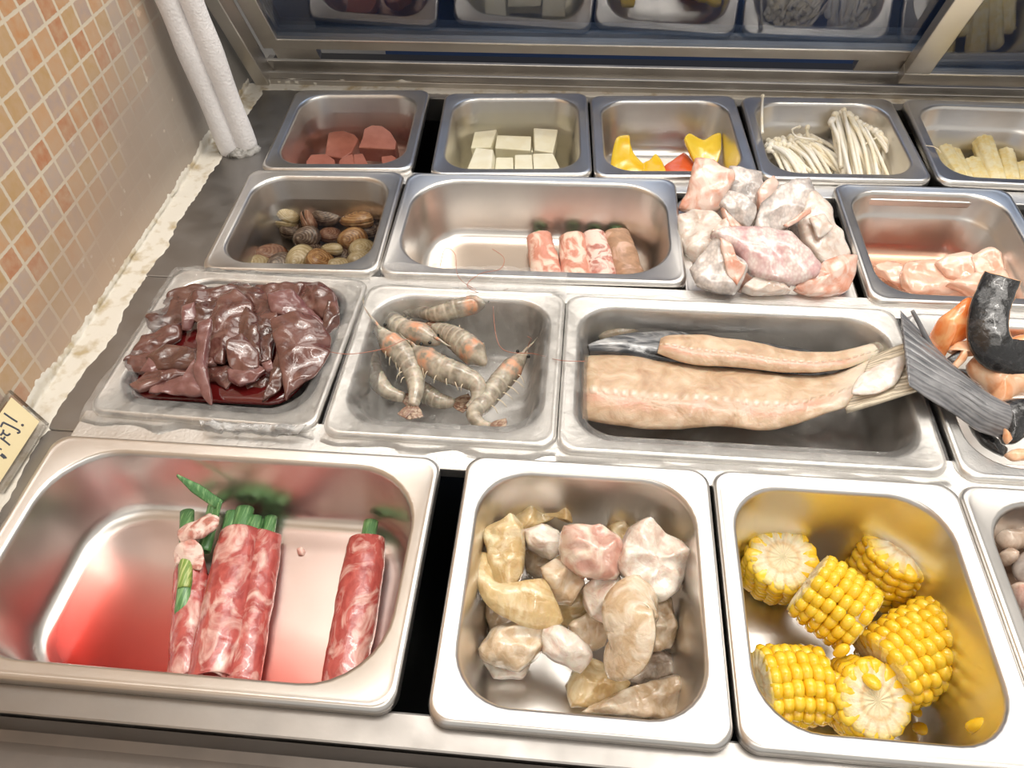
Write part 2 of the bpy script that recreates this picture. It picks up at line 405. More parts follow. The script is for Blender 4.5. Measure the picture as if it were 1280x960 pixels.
for i, (y0, y1, lab) in enumerate(((-.531, -.497, 'frosted white steel cross bar between the front pans and the liver and shrimp trays'),
                     (-.353, -.329, 'frosted white steel cross bar behind the liver, shrimp and fillet trays'), (-.181, -.160, 'steel cross bar in front of the rearmost row of small pans'))):
    mb = MB().box(((-.206, -.196, -.172)[i], y0, ZT-.006), (1.3, y1, ZT+.0035 if i < 2 else ZT+.001))
    tag(bevel(mb.build('cross_bar', M['frost'], None, (.3, (y0+y1)/2, ZT), False), .001), lab, 'bar')

# pipe
pb = empty('insulated_pipe', P(300, 188, ZT), 'pair of white foam sleeved pipes rising beside the mosaic wall', 'pipe')
base = P(300, 188, ZT); topv = V(-.2235, -.139, .23)-base
for k, (dx, dy) in enumerate(((-.010, -.003), (.009, .003))):
    o = V(dx, dy, 0)
    vs, fs, uv = tube([base+o*.9, base+o+topv*.4, base+o+topv, base+o+topv*2.2], lambda u: .0112+.0006*math.sin(u*37), 20, 40)
    mk('foam_sleeve', vs, fs, M['foam'], pb, base, True, uv)
vs, fs = sphere(base+V(0, 0, .001), 1, 28, 10, None, (.022, .016, .0085)); vs = [v+V(1, 1, .6)*.003*nz(v, 160) for v in vs]
c_ = mk('putty_collar', vs, fs, M['crust'], pb, base); c_['label'] = 'grey crusted sealing putty'

# sign card
A5 = zm(5.643, 0, 480)
sb, stp = V(-.232, -.511, ZT), V(-.2485, -.506, .022)
ey = V(0, -1, 0); ez = (stp-sb).normalized(); sn = ez.cross(ey).normalized(); sn = sn if sn.x > 0 else -sn
sg = empty('price_card', sb+ey*.05, 'yellow handwritten card in a clear acrylic holder leaning on the mosaic wall', 'sign')
H = (stp-sb).length
def sgbox(name, y0, y1, h0, h1, t0, t1, mat):
    c = []
    for tt in (t0, t1):
        for yy, hh in ((y0, h0), (y1, h0), (y1, h1), (y0, h1)): c.append(sb+ey*yy+ez*hh+sn*tt)
    return fixn(mk(name, c, [(0,1,2,3),(7,6,5,4),(0,4,5,1),(1,5,6,2),(2,6,7,3),(3,7,4,0)], mat, sg, sb, False))
sgbox('acrylic_holder', 0, .062, 0, H, 0, .004, M['acrylic'])
sgbox('paper', .0045, .060, .007, H-.003, .0042, .0046, M['card'])
pl = sb+sn*.0047
def stroke(pts, w=.0007):
    q = [PP(u, v, pl, sn) for u, v in A5(*pts)]
    if len(q) == 1: vs, fs = sphere(q[0], .0010, 8, 6); return vs, fs, None
    return tube(q, w, 6, 10, .4, sn)
mb = MB()
for st in (((28,205),(75,238),(122,268)), ((158,290),), ((4,303),(22,270)), ((22,270),(80,298),(135,327)), ((135,327),(139,340),(120,346)), ((26,322),(18,345),(2,362)), ((18,340),(48,362),(72,350)),
           ((2,378),(38,405),(70,432)), ((36,372),(20,392)), ((2,462),(8,455)), ((2,500),(18,512),(32,525)), ((10,492),(28,505),(44,524))):
    vs, fs, uv = stroke(st); mb.add(vs, fs)
mb.build('handwriting', M['ink'], sg, sb)
sg2 = bevel(MB().box((-.249, -.640, ZT), (-.2315, -.579, ZT+.012)).build('card_holder', M['acrylic'], None, (-.24, -.61, ZT), False), .001)
tag(sg2, 'clear acrylic holder corner at the left edge nearer the front than the yellow card', 'sign')

# ------------------------------------------------------------------ pans
def rrect(hw, hd, r, k=9):
    out = []
    for cx, cy, a0 in ((hw-r, hd-r, 0), (-hw+r, hd-r, 90), (-hw+r, -hd+r, 180), (hw-r, -hd+r, 270)):
        for i in range(k):
            a = R(a0+90*i/(k-1)); out.append((cx+r*math.cos(a), cy+r*math.sin(a)))
    return out
PAN = {}
def pan(key, cx, cy, w, d, depth, yaw, label, mat='steel', z=0.0, ro=.030, step=False, tilt=0.0):
    hw, hd = w/2, d/2; T = .09
    L = [(0, -.0085, .012), (0, -.003, .012), (.0009, -.0009, .012), (.0026, 0, .012), (.0040, -.0004, .013), (.0055, -.0008, .015), (.0098, -.0008, ro+.001), (.0112, -.0013, ro), (.0122, -.0028, ro), (.0128, -.005, ro)]
    ins = .0128; zz = -.005; rr = ro
    if step:
        L += [(ins+.0012, -.022, rr), (ins+.0030, -.025, rr), (ins+.0044, -.028, rr)]; ins += .0044; zz = -.028
    ib = ins+T*(depth+zz-.012); rr2 = rr-.002
    L += [(ib, -depth+.012, rr2), (ib+.0016, -depth+.0065, rr2), (ib+.0048, -depth+.0025, rr2-.003), (ib+.010, -depth+.0006, rr2-.006), (ib+.014, -depth, rr2-.010), (ib+.022, -depth-.0001, rr2-.014)]
    vs = []; fs = []; k = 36
    for i, (s, zc, r) in enumerate(L): vs += [V(x, y, zc) for x, y in rrect(hw-s, hd-s, r)]
    for i in range(len(L)-1):
        for j in range(k): l = (j+1) % k; fs.append((i*k+j, i*k+l, (i+1)*k+l, (i+1)*k+j))
    fs.append(tuple((len(L)-1)*k+j for j in range(k)))
    me = mk('food_pan', vs, fs, M[mat], None, V(0, 0, 0)); me.location = (cx, cy, z); me.rotation_euler = (0, 0, R(yaw))
    s = me.modifiers.new('gauge', 'SOLIDIFY'); s.thickness = .0008; s.offset = -1
    tag(me, label, 'pan'); PAN[key] = dict(c=V(cx, cy, z), hw=hw, hd=hd, yaw=R(yaw), depth=depth, ro=ro, ins=.0128, T=T)
    return me
def loc(key, x, y, z):
    p = PAN[key]; return p['c']+Matrix.Rotation(p['yaw'], 3, 'Z') @ V(x, y, z)
pan('mea', -.071, -.6115, .283, .174, .065, 0, 'large steel pan at front left holding meat and scallion rolls', ro=.046)
pan('chu', .171, -.6115, .166, .181, .100, 0, 'square steel pan of pale fish chunks at the front', ro=.034)
pan('cor', .336, -.611, .160, .181, .100, 0, 'square steel pan of cut corn cobs at the front', ro=.034)
pan('nex', .498, -.611, .163, .181, .080, 0, 'steel pan cut off by the right edge beside the corn pan', ro=.034)
pan('liv', -.1115, -.421, .176, .168, .065, -1.5, 'steel tray lined with film holding sliced liver', 'steel_wet')
pan('shr', .064, -.4275, .170, .165, .065, 0, 'film lined steel tray holding grey shrimps', 'steel_wet')
pan('fil', .283, -.430, .267, .165, .065, 0, 'wide film lined steel tray holding fish fillets', 'steel_wet')
pan('sal', .5025, -.433, .160, .164, .065, 0, 'steel tray of orange salmon trimmings at the right edge', 'steel_wet')
pan('cla', -.099, -.253, .160, .160, .065, 1.8, 'steel pan of clams under water')
pan('rol', .1165, -.2495, .268, .160, .065, .8, 'wide steel pan with four small bacon rolls at its right end', ro=.045)
pan('pie', .3235, -.265, .148, .158, .065, 0, 'steel pan heaped with skin on fish pieces', 'steel', -.010)
pan('chi', .4825, -.2525, .164, .172, .068, 0, 'steel pan of pale chicken slices at the right edge', step=True)
pan('sau', -.0985, -.087, .158, .168, .065, 3, 'rearmost left steel pan with red blood curd in water')
pan('tof', .081, -.086, .164, .168, .065, 3.2, 'rear steel pan of tofu cubes in yellowish water')
pan('pep', .2465, -.082, .163, .165, .065, 3, 'rear steel pan of yellow and red bell pepper pieces')
pan('eno', .4145, -.078, .165, .164, .065, 1.2, 'rear steel pan of white enoki mushrooms', step=True)
pan('bab', .588, -.078, .165, .164, .065, -1.5, 'rear steel pan of baby corn at the right edge', step=True)

def pool(key, name, z0, z1, mat, label, cat='liquid', zfront=None, ystart=None):
    """body of liquid filling a pan from its floor to level z1"""
    p = PAN[key]; vs = []; fs = []; k = 36
    D = p['depth']; lev = []
    zs = [z_ for z_ in (-D+.0008, -D+.0028, -D+.008) if z_ < z1-.0004]+[z1]
    for i, zc in enumerate(zs):
        h = D+zc; e = .011 if h < .002 else (.0045 if h < .0045 else (.0012 if h < .011 else 0))
        s = p['ins']+p['T']*(-zc-.005)+.0014+e
        vs += [V(x, y, zc) for x, y in rrect(p['hw']-s, p['hd']-s, p['ro']-.004)]
    n = len(zs)
    for i in range(n-1):
        for j in range(k): l = (j+1) % k; fs.append((i*k+j, i*k+l, (i+1)*k+l, (i+1)*k+j))
    fs.append(tuple(range(k))[::-1]); fs.append(tuple((n-1)*k+j for j in range(k)))
    o = fixn(mk(name, vs, fs, mat, None, V(0, 0, 0), False)); o.location = p['c']; o.rotation_euler = (0, 0, p['yaw'])
    tag(o, label, cat); o['kind'] = 'stuff'; return o

# ------------------------------------------------------------------ food materials
M['meat'] = meat('marbled_pork', (.52, .10, .085), (.82, .55, .48), 55, .50, .70, (1, .6, 1), .24, 1.8, .1, .4, (.36, .05, .045), .6)
M['fatty'] = meat('fatty_pork', (.62, .25, .20), (.86, .66, .58), 70, .40, .55, (1, 1, 1), .3, 1.5, .1, .4)
M['bacon'] = meat('pale_bacon', (.70, .30, .22), (.88, .66, .54), 55, .46, .60, (1, .6, 1), .3, 1.8, .1, .3, (.60, .25, .17))
M['bacon2'] = meat('brown_bacon', (.50, .30, .19), (.82, .55, .45), 38, .52, .72, (.8, 1, 1), .3, 1.5, .1, .3)
M['leek'] = meat('scallion_green', (.10, .26, .085), (.22, .42, .17), 160, .5, .62, (4, .3, 1), .35, .3, 0, .2, (.06, .19, .06))
M['leek2'] = meat('scallion_light', (.22, .36, .06), (.55, .62, .25), 160, .5, .65, (4, .3, 1), .35, .3, 0, .2)
M['chunk'] = meat('pale_fish', (.66, .50, .33), (.82, .72, .58), 60, .42, .66, (1, 1, 1), .24, 1.2, .25, .75, (.58, .42, .26), .8)
M['chunk_y'] = meat('yellow_fish', (.66, .49, .24), (.80, .68, .44), 50, .45, .68, (1, 1, 1), .22, 1.4, .25, .75, (.56, .38, .17), .8)
M['chunk_w'] = meat('white_fish', (.76, .67, .57), (.84, .78, .70), 60, .40, .6, (1, 1, 1), .26, 1.4, .25, .75, (.66, .48, .40), .8)
M['chunk_p'] = meat('pink_fish', (.68, .42, .34), (.82, .70, .58), 38, .44, .64, (1, 1, 1), .26, 1.6, .25, .75, (.56, .28, .22), .8)
M['chunk_t'] = meat('translucent_fish', (.55, .46, .38), (.72, .66, .58), 70, .45, .65, (1, 1, 1), .2, 1.2, .3, .75, None, .8)
M['liver'] = meat('raw_liver', (.125, .046, .036), (.19, .085, .070), 45, .45, .7, (1, 1, 1), .19, 1.0, .0, .5, (.085, .028, .022), 1.0)
M['liver2'] = meat('raw_liver_dark', (.095, .034, .025), (.145, .062, .046), 45, .45, .7, (1, 1, 1), .19, 1.0, .0, .5, (.066, .022, .016), 1.0)
M['liver3'] = meat('raw_liver_pale', (.19, .078, .074), (.26, .125, .118), 45, .45, .7, (1, 1, 1), .2, 1.0, .0, .45, (.15, .058, .054), 1.0)
M['blood'] = flat('liver_blood', (.085, .006, .006), .06, 0., Coat_Weight=.5)
M['curd'] = meat('blood_curd', (.42, .175, .125), (.46, .20, .145), 90, .4, .6, (1, 1, 1), .35, 0, 0, .1, (.39, .155, .11))
M['tofu'] = meat('tofu', (.84, .80, .68), (.88, .85, .75), 60, .4, .6, (1, 1, 1), .45, 0, 0, .05, (.82, .77, .63), .1)
M['pep_y'] = meat('yellow_pepper', (.87, .56, .015), (.90, .66, .06), 20, .4, .7, (1, 1, 1), .2, 0, .15, .05, (.85, .50, .01), .5)
M['pep_r'] = meat('red_pepper', (.72, .10, .03), (.80, .22, .08), 30, .4, .7, (1, 1, 1), .2, 0, .15, .05, (.66, .08, .02), .5)
M['enoki'] = meat('enoki_white', (.92, .86, .70), (.94, .90, .80), 30, .4, .6, (1, 1, 1), .4, 0, 0, .05, (.90, .80, .58), .1)
M['bcorn'] = meat('baby_corn', (.87, .72, .34), (.90, .80, .50), 120, .4, .6, (1, 1, 1), .32, 0, 0, .15, (.84, .66, .26), .2)
M['chick'] = meat('raw_chicken', (.76, .45, .33), (.82, .58, .46), 45, .42, .66, (1, 1, 1), .2, 1.2, .15, .5, (.78, .44, .31), .8)
M['salmon'] = meat('salmon_flesh', (.80, .24, .055), (.86, .45, .20), 40, .45, .65, (1, 1, 1), .2, 1.4, .15, .25, (.74, .17, .03), .6)
M['salmon_p'] = meat('pale_salmon', (.80, .43, .24), (.86, .62, .44), 35, .42, .65, (1, 1, 1), .22, 1.4, .2, .25, (.74, .33, .15), .5)
M['black_skin'] = meat('black_fish_skin', (.014, .015, .017), (.055, .055, .06), 150, .5, .75, (1, 1, 1), .16, .8, 0, .5, (.010, .010, .011), .8)
M['grey_skin'] = meat('grey_fish_skin', (.52, .465, .435), (.74, .67, .625), 45, .36, .58, (1, .7, 1), .24, 1.2, .1, .35, (.38, .36, .35), .6)
M['pink_skin'] = meat('pinkish_fish_skin', (.70, .48, .46), (.76, .68, .635), 42, .40, .60, (1, .8, 1), .24, 1.2, .1, .35, (.56, .38, .38), .6)
M['white_skin'] = meat('pale_fish_skin', (.62, .52, .45), (.74, .67, .61), 90, .38, .6, (1, 1, 1), .26, 1.2, .2, .35, (.62, .48, .40), .5)
M['flesh'] = meat('salmon_pink_flesh', (.70, .42, .33), (.77, .60, .52), 50, .42, .62, (1, .5, 1), .26, 1.6, .2, .3, (.66, .30, .20), .5)
M['gizz'] = meat('beige_offal', (.58, .44, .34), (.72, .60, .50), 60, .42, .62, (1, 1, 1), .2, 1, .1, .2, (.46, .34, .26), .5)
M['gizz2'] = meat('grey_offal', (.36, .31, .28), (.52, .46, .42), 60, .42, .62, (1, 1, 1), .2, 1, .1, .2, None, .5)
# scales pattern for skins (voronoi cells)
for key in ('grey_skin', 'pink_skin'):
    m = M[key]; t = m.node_tree; b = t.nodes['Principled BSDF']
    vo = t.nodes.new('ShaderNodeTexVoronoi'); vo.inputs['Scale'].default_value = 430; tcn = t.nodes.new('ShaderNodeTexCoord'); mp = t.nodes.new('ShaderNodeMapping'); mp.inputs['Scale'].default_value = (1, .7, .7)
    t.links.new(tcn.outputs['Object'], mp.inputs[0]); t.links.new(mp.outputs[0], vo.inputs['Vector'])
    old = b.inputs['Base Color'].links[0].from_socket
    mr = t.nodes.new('ShaderNodeMapRange'); mr.inputs[1].default_value = .25; mr.inputs[2].default_value = .75; mr.inputs[3].default_value = 0; mr.inputs[4].default_value = .34
    t.links.new(vo.outputs['Distance'], mr.inputs[0])
    mx = t.nodes.new('ShaderNodeMix'); mx.data_type = 'RGBA'; t.links.new(mr.outputs[0], mx.inputs[0]); t.links.new(old, mx.inputs[6])
    mx.inputs[7].default_value = (.24, .20, .19, 1) if key == 'grey_skin' else (.40, .14, .15, 1)
    t.links.new(mx.outputs[2], b.inputs['Base Color'])

# ------------------------------------------------------------------ meat rolls
def spiral_roll(name, pts, r0, turns, seed, mat, parent, flat=.72, n=46, nv=60, dr=.0020, a0=2.2, rag=.5):
    c = catmull(pts, n); Z = V(0, 0, 1)
    def fn(u, v):
        i = min(n-1, int(u*(n-1)+.5)); p = c[i]
        t = (c[min(n-1, i+1)]-c[max(0, i-1)]).normalized(); sd = t.cross(Z).normalized(); nn = sd.cross(t)
        a = a0+turns*2*math.pi*v+rag*(u-.5)*(v**2)*2.2+.5*nz(V(u*3, v*2, seed), 1.0, seed)*v**3
        r = r0*(.72+.28*v)+dr*v*turns+.0011*nz(V(u*6, v*5, seed), 1, seed)+.0005*nz(V(u*20, v*16, seed), 1, seed)
        r *= 1-.10*abs(2*u-1)**4
        q = p+sd*(math.cos(a)*r)+nn*(math.sin(a)*r*flat)
        return q+t*(.004*nz(V(v*5, u*.4, seed), 1, seed+3)*(1 if abs(u-.5) > .3 else 0))
    vs, fs, uv = sheet(fn, lambda u, v: .0016*(1 if v < .97 else .4), n, nv)
    return fixn(mk(name, vs, fs, mat, parent, c[0], True, uv))
def stalk(pts, r, parent, mat='leek', name='scallion', flat=.8):
    c = [Vector(p) for p in pts]
    # hollow tube: outer and inner wall
    n = 12; sg = 14
    a, fa, ua = tube(c, r, sg, n, flat, caps=False); b, fb, ub = tube(c, r*.72, sg, n, flat, caps=False)
    mb = MB().add(a, fa, ua).add(b, [f[::-1] for f in fb], ub)
    for e in (0, n-1):
        for j in range(sg):
            k = (j+1) % sg; o = n*sg; mb.f.append((e*sg+j, e*sg+k, o+e*sg+k, o+e*sg+j))
    return fixn(mk(name, mb.v, mb.f, M[mat], parent, c[0], True, mb.uv))
FZ = -.065
ZM = FZ+.013
def lroll(top, bot, r, seed, label, a0=2.2, turns=1.35, ztop=None, zbot=None, group='meat and scallion rolls in the front pan', mat='meat', rag=.5, ext=.03):
    p0 = P(*top, ztop if ztop is not None else FZ+r*.9); p1 = P(*bot, zbot if zbot is not None else FZ+r*.9); d = (p1-p0)
    p2 = p1+d.normalized()*ext
    if group.startswith('meat') and p2.y < -.671: p2 = p1.lerp(p2, (p1.y+.671)/(p1.y-p2.y)) if p1.y > -.671 else p1
    root = empty('meat_roll', (p0+p2)/2, label, 'meat roll', group)
    spiral_roll('meat_slice', [p0, p0.lerp(p1, .5), p1, p2], r, turns, seed, M[mat], root, a0=a0, rag=rag)
    return root, p0, d.normalized()
rt, p0, d = lroll((300, 668), (268, 820), .0142, 11, 'middle roll of three touching rolls, marbled pork with a wide green scallion top', a0=1.2, ext=.022)
for dx, k, rr, zz in ((-.008, .017, .0058, .001), (.001, .020, .0068, .003), (.009, .015, .0052, 0)):
    b = p0+V(dx, 0, zz); stalk([b-d*k, b, b+d*.05], rr, rt)
rt, p0, d = lroll((330, 670), (306, 822), .0104, 23, 'right roll of the three touching rolls streaked with white fat', a0=2.0, ext=.02)
b = p0+V(.003, 0, 0); stalk([b-d*.016, b, b+d*.05], .0048, rt); b = p0+V(-.006, 0, -.002); stalk([b-d*.014, b, b+d*.05], .0045, rt)
rt, p0, d = lroll((240, 700), (232, 815), .0105, 31, 'left torn roll of the three touching rolls showing green scallion through its gap', a0=2.9, turns=1.15, rag=1.4, ext=.022)
b = p0+V(-.003, .0, .004); stalk([P(234, 640, FZ+.016), P(233, 690, FZ+.017), P(231, 735, FZ+.017), b+d*.045], .0052, rt)
stalk([P(233, 690, FZ+.0185), P(232, 715, FZ+.019), P(230, 736, FZ+.0185)], .0046, rt, 'leek2')
stalk([P(268, 632, FZ+.014), P(262, 660, FZ+.012), P(255, 690, FZ+.01)], .005, rt)
for i, pl_ in enumerate((((222,662),(240,650),(262,640),(275,648),(268,664),(245,676),(226,680)), ((216,690),(225,678),(245,676),(255,690),(250,712),(232,708),(218,704)))):
    puff('torn_meat', pl_, FZ+.024-.002*i, M['fatty'], parent=rt, th=.006, nzamp=.0012, nzs=140, seed=40+i, n=(0, -.25, 1))
# leaf blade
lf = []
def leaf(u, v):
    p = P(221, 593, FZ+.058).lerp(P(274, 630, FZ+.032), u); w = .0075*(.18+.82*min(1, u*2.4)); ax = V(.5, .75, .1).normalized()
    return p+ax*((v-.5)*w)+V(0, 0, -.0016*abs(v-.5)*2)
vs, fs, uv = sheet(leaf, .0008, 16, 7); mk('scallion_leaf', vs, fs, M['leek'], rt, P(221, 592, FZ+.034), True, uv)
def leaf2(u, v):
    p = P(273, 628, FZ+.033).lerp(P(264, 664, FZ+.020), u); return p+V(1, .2, .2).normalized()*((v-.5)*.006)
vs, fs, uv = sheet(leaf2, .0008, 12, 7); mk('scallion_leaf', vs, fs, M['leek'], rt, P(273, 626, FZ+.03), True, uv)
rt, p0, d = lroll((458, 676), (434, 815), .0128, 47, 'single meat roll lying apart at the right end of the front left pan', a0=1.6, turns=1.3, ext=.03)
b = p0+V(.001, 0, 0); stalk([b-d*.016, b, b+d*.05], .0055, rt)
puff('meat_scrap', ((371,686),(377,683),(381,689),(378,695),(372,694)), FZ+.002, M['fatty'], 'tiny pink meat scrap on the bare floor between the rolls', 'meat scrap', th=.004)
# blood wedge
p = PAN['mea']; D = p['depth']; vs = []; fs = []; nx, ny = 40, 30
hw = p['hw']-p['ins']-p['T']*D-.008; hd = p['hd']-p['ins']-p['T']*D-.008
g = []
def surfz(x, y):
    s = (.012+hd-y)   # distance from the back of the wet area
    k = max(0., min(1., (.045-x)/.06)); return -D+.0007+max(0, (-(y)+.030*k-.018*(1-k)+.006*math.sin(x*40)))*(.046*k+.036*(1-k))
ring = rrect(hw, hd, .03, 9)
vs.append(V(0, 0, 0)); tops = []; K = 12
mb = MB(); vt = []; vb = []
for k in range(K+1):
    f = k/K
    for x, y in ring:
        vt.append(V(x*f, y*f, surfz(x*f, y*f))); vb.append(V(x*f, y*f, -D+.0004))
n = len(ring); NT = len(vt); fs = []
for k in range(K):
    for j in range(n):
        l = (j+1) % n; a = k*n; b2 = (k+1)*n
        fs.append((a+j, a+l, b2+l, b2+j)); fs.append((NT+b2+j, NT+b2+l, NT+a+l, NT+a+j))
for j in range(n): l = (j+1) % n; fs.append((K*n+j, K*n+l, NT+K*n+l, NT+K*n+j))
o = mk('meat_juice', vt+vb, fs, liquid('red_juice', (.78, .12, .055), 400), None, V(0, 0, 0), False)
bm = bmesh.new(); bm.from_mesh(o.data); bmesh.ops.remove_doubles(bm, verts=bm.verts, dist=1e-6); bmesh.ops.recalc_face_normals(bm, faces=bm.faces); bm.to_mesh(o.data); bm.free()
o.location = p['c']; tag(o, 'red meat juice pooled along the floor of the front left pan', 'liquid'); o['kind'] = 'stuff'

# ------------------------------------------------------------------ fish chunks
C8 = zm(2.285, 520, 540)
CF = -.100
chunks = [
 ('chunk_w', ((190,640),(260,620),(320,660),(300,700),(230,700)), CF+.008, .014, (0,-.2,1), 'crumbly white fish scrap on the floor at the left front of the fish pan'),
 ('chunk_t', ((610,680),(680,630),(740,650),(730,700),(650,720),(610,710)), CF+.012, .022, (0,-.2,1), 'translucent grey fish chunk low at the right front of the fish pan'),
 ('chunk', ((205,490),(250,480),(300,520),(280,570),(215,575)), CF+.022, .03, (0,-.3,1), 'pale fish chunk peeking out under the yellow curved skin strip'),
 ('chunk', ((320,350),(400,330),(420,380),(380,420),(320,400)), CF+.03, .03, (0,-.3,1), 'small tan fish chunk in shade beneath the upper left pieces'),
 ('chunk_y', ((395,470),(470,460),(490,520),(450,560),(390,545)), CF+.026, .03, (0,-.3,1), 'yellowish torn fish chunk in the middle of the pile'),
 ('chunk', ((440,560),(500,520),(545,560),(530,610),(470,625)), CF+.030, .028, (0,-.3,1), 'tan smooth fish chunk left of the big curled fish strap'),
 ('chunk_y', ((440,720),(480,650),(560,680),(600,720),(540,770),(450,780)), CF+.018, .028, (.1,-.3,1), 'yellow crumpled skin piece near the front of the fish pan'),
 ('chunk', ((660,500),(710,480),(728,560),(715,610),(665,620),(650,560)), CF+.034, .035, (.3,-.4,1), 'tan fish chunk behind the big curled fish strap'),
 ('chunk_y', ((545,280),(580,260),(620,290),(610,350),(570,360)), CF+.04, .025, (0,-.3,1), 'slim yellow fish piece between the pink chunk and the big white chunk'),
 ('chunk_y', ((265,205),(380,192),(430,225),(435,255),(395,240),(310,285),(270,250)), CF+.056, .014, (-.1,-.45,1), 'rearmost yellow fish piece with a curled skin edge'),
 ('chunk_w', ((310,290),(360,270),(405,290),(410,340),(380,360),(325,330)), CF+.056, .026, (0,-.4,1), 'small pale fish chunk under the rearmost yellow piece'),
 ('chunk', ((365,400),(400,375),(455,395),(472,440),(440,485),(385,478)), CF+.054, .028, (0,-.35,1), 'rounded tan fish chunk at the centre of the pile'),
 ('chunk_w', ((480,450),(520,415),(572,420),(580,490),(555,545),(500,520)), CF+.054, .032, (.1,-.4,1), 'pale ridged fish chunk below the pink veined chunk'),
 ('chunk_y', ((200,290),(272,248),(302,290),(300,400),(280,440),(232,450),(222,370)), CF+.062, .026, (-.15,-.45,.9), 'upright yellow topped fish block at the left of the pile'),
 ('chunk', ((190,620),(230,570),(300,545),(368,570),(345,630),(290,675),(210,655)), CF+.042, .034, (-.1,-.35,1), 'large smooth pale fish chunk at the left front of the pile'),
 ('chunk_w', ((370,570),(405,552),(485,610),(490,640),(465,680),(370,630)), CF+.046, .026, (.05,-.35,1), 'small white fish block in front of the pile centre'),
 ('chunk_p', ((418,330),(430,275),(520,275),(575,310),(590,360),(560,415),(480,410),(430,370)), CF+.074, .030, (.05,-.45,1), 'pink veined fish chunk at the rear centre of the pile'),
 ('chunk_w', ((580,370),(620,280),(665,262),(705,300),(750,320),(762,360),(745,440),(690,472),(610,420)), CF+.072, .034, (.15,-.4,1), 'largest white fish chunk at the right rear of the pile'),
 ('chunk', ((495,795),(600,740),(742,700),(742,760),(730,815),(600,805)), CF+.026, .03, (.1,-.3,1), 'long tan fish block lying at the right front corner of the fish pan'),
]
for i, (m, pl_, z, th, n, lab) in enumerate(chunks):
    puff('fish_chunk', C8(*pl_), z, M[m], lab, 'fish chunk', 'fish chunks in the square front pan', th=th*.85, n=n, seed=i, nzamp=.0016, nzs=105, pw=5, dome=.22, N=72, K=13, soft=.25, grow=1.15, ridge=.0042)
def strap(pts, w, th, label, mat, seed, bank=0.0, n=40, ends=.35):
    c = catmull(pts, n)
    def fn(u, v):
        i = min(n-1, int(u*(n-1)+.5)); t = (c[min(n-1, i+1)]-c[max(0, i-1)]).normalized()
        view = (CP-c[i]).normalized(); a = t.cross(V(0, -.4, 1)).normalized(); a = (Quaternion(t, bank) @ a)
        ww = w(u) if callable(w) else w
        k = 1-ends*abs(2*u-1)**4
        return c[i]+a*((v-.5)*ww*k)+V(0, 0, 1)*(.0012*nz(c[i]+a*v*.02, 110, seed))
    vs, fs, uv = sheet(fn, lambda u, v: th*max(.25, (1-abs(2*v-1)**3))*(1-.6*abs(2*u-1)**6), n, 13)
    return fixn(mk('fish_strip', vs, fs, mat, None, c[n//2], True, uv))
q = lambda x, y, z: P(*C8((x, y))[0], z)
o = strap([q(192,350,CF+.062), q(196,420,CF+.066), q(225,465,CF+.066), q(290,485,CF+.066), q(360,490,CF+.064), q(395,480,CF+.06)], lambda u: .012+.030*max(0, u-.35)/.65, .011, '', M['chunk_y'], 3)
tag(o, 'long curved yellow skin strip bending around the left of the fish pile', 'fish chunk', 'fish chunks in the square front pan')
o = strap([q(680,500,CF+.066), q(640,478,CF+.080), q(605,510,CF+.084), q(612,570,CF+.080), q(595,630,CF+.070), q(545,655,CF+.056)], lambda u: .036-.006*u, .013, '', M['chunk'], 5, .5)
tag(o, 'big curled fish strap arching at the right of the fish pile', 'fish chunk', 'fish chunks in the square front pan')
for i, (x, y) in enumerate(((210,590),(250,640),(480,215),(300,720),(360,740),(420,750))):
    pass

# ------------------------------------------------------------------ corn
t = MT('corn_kernel').set(Roughness=.22, Coat_Weight=.4, Coat_Roughness=.1, Subsurface_Weight=.15, Subsurface_Scale=.004)
t.color(t.mix(t.fr(t.noise(90, 2), .35, .7), (.86, .52, .014), (.90, .62, .045))); M['kernel'] = t.m
t = MT('cob_end').set(Roughness=.45, Subsurface_Weight=.1, Subsurface_Scale=.004); sep = t.new('ShaderNodeSeparateXYZ'); t.k(t.coord('UV'), sep.inputs[0])
ang = t.math('ARCTAN2', sep.outputs[1], sep.outputs[0]); rd = t.math('SQRT', t.math('ADD', t.math('MULTIPLY', sep.outputs[0], sep.outputs[0]), t.math('MULTIPLY', sep.outputs[1], sep.outputs[1])))
sp = t.math('SINE', t.math('MULTIPLY', ang, 15.0))
rdn = t.math('ADD', rd, t.math('MULTIPLY', t.math('SUBTRACT', t.noise(400, 3), .5), .004))
c1 = t.ramp(t.fr(rdn, 0, .026), [(0, (.78, .68, .44)), (.30, (.80, .70, .46)), (.40, (.72, .52, .28)), (.52, (.86, .78, .58)), (.66, (.84, .74, .48)), (.82, (.84, .66, .22)), (1, (.86, .56, .05))])
c2 = t.mix(t.math('MULTIPLY', t.fr(sp, .2, .9), t.fr(rdn, .009, .016, 0, .6)), c1, (.70, .48, .22))
t.color(c2); t.bump(t.math('ADD', t.math('MULTIPLY', sp, .4), t.noise(500, 3)), .5, .0015); M['cobend'] = t.m
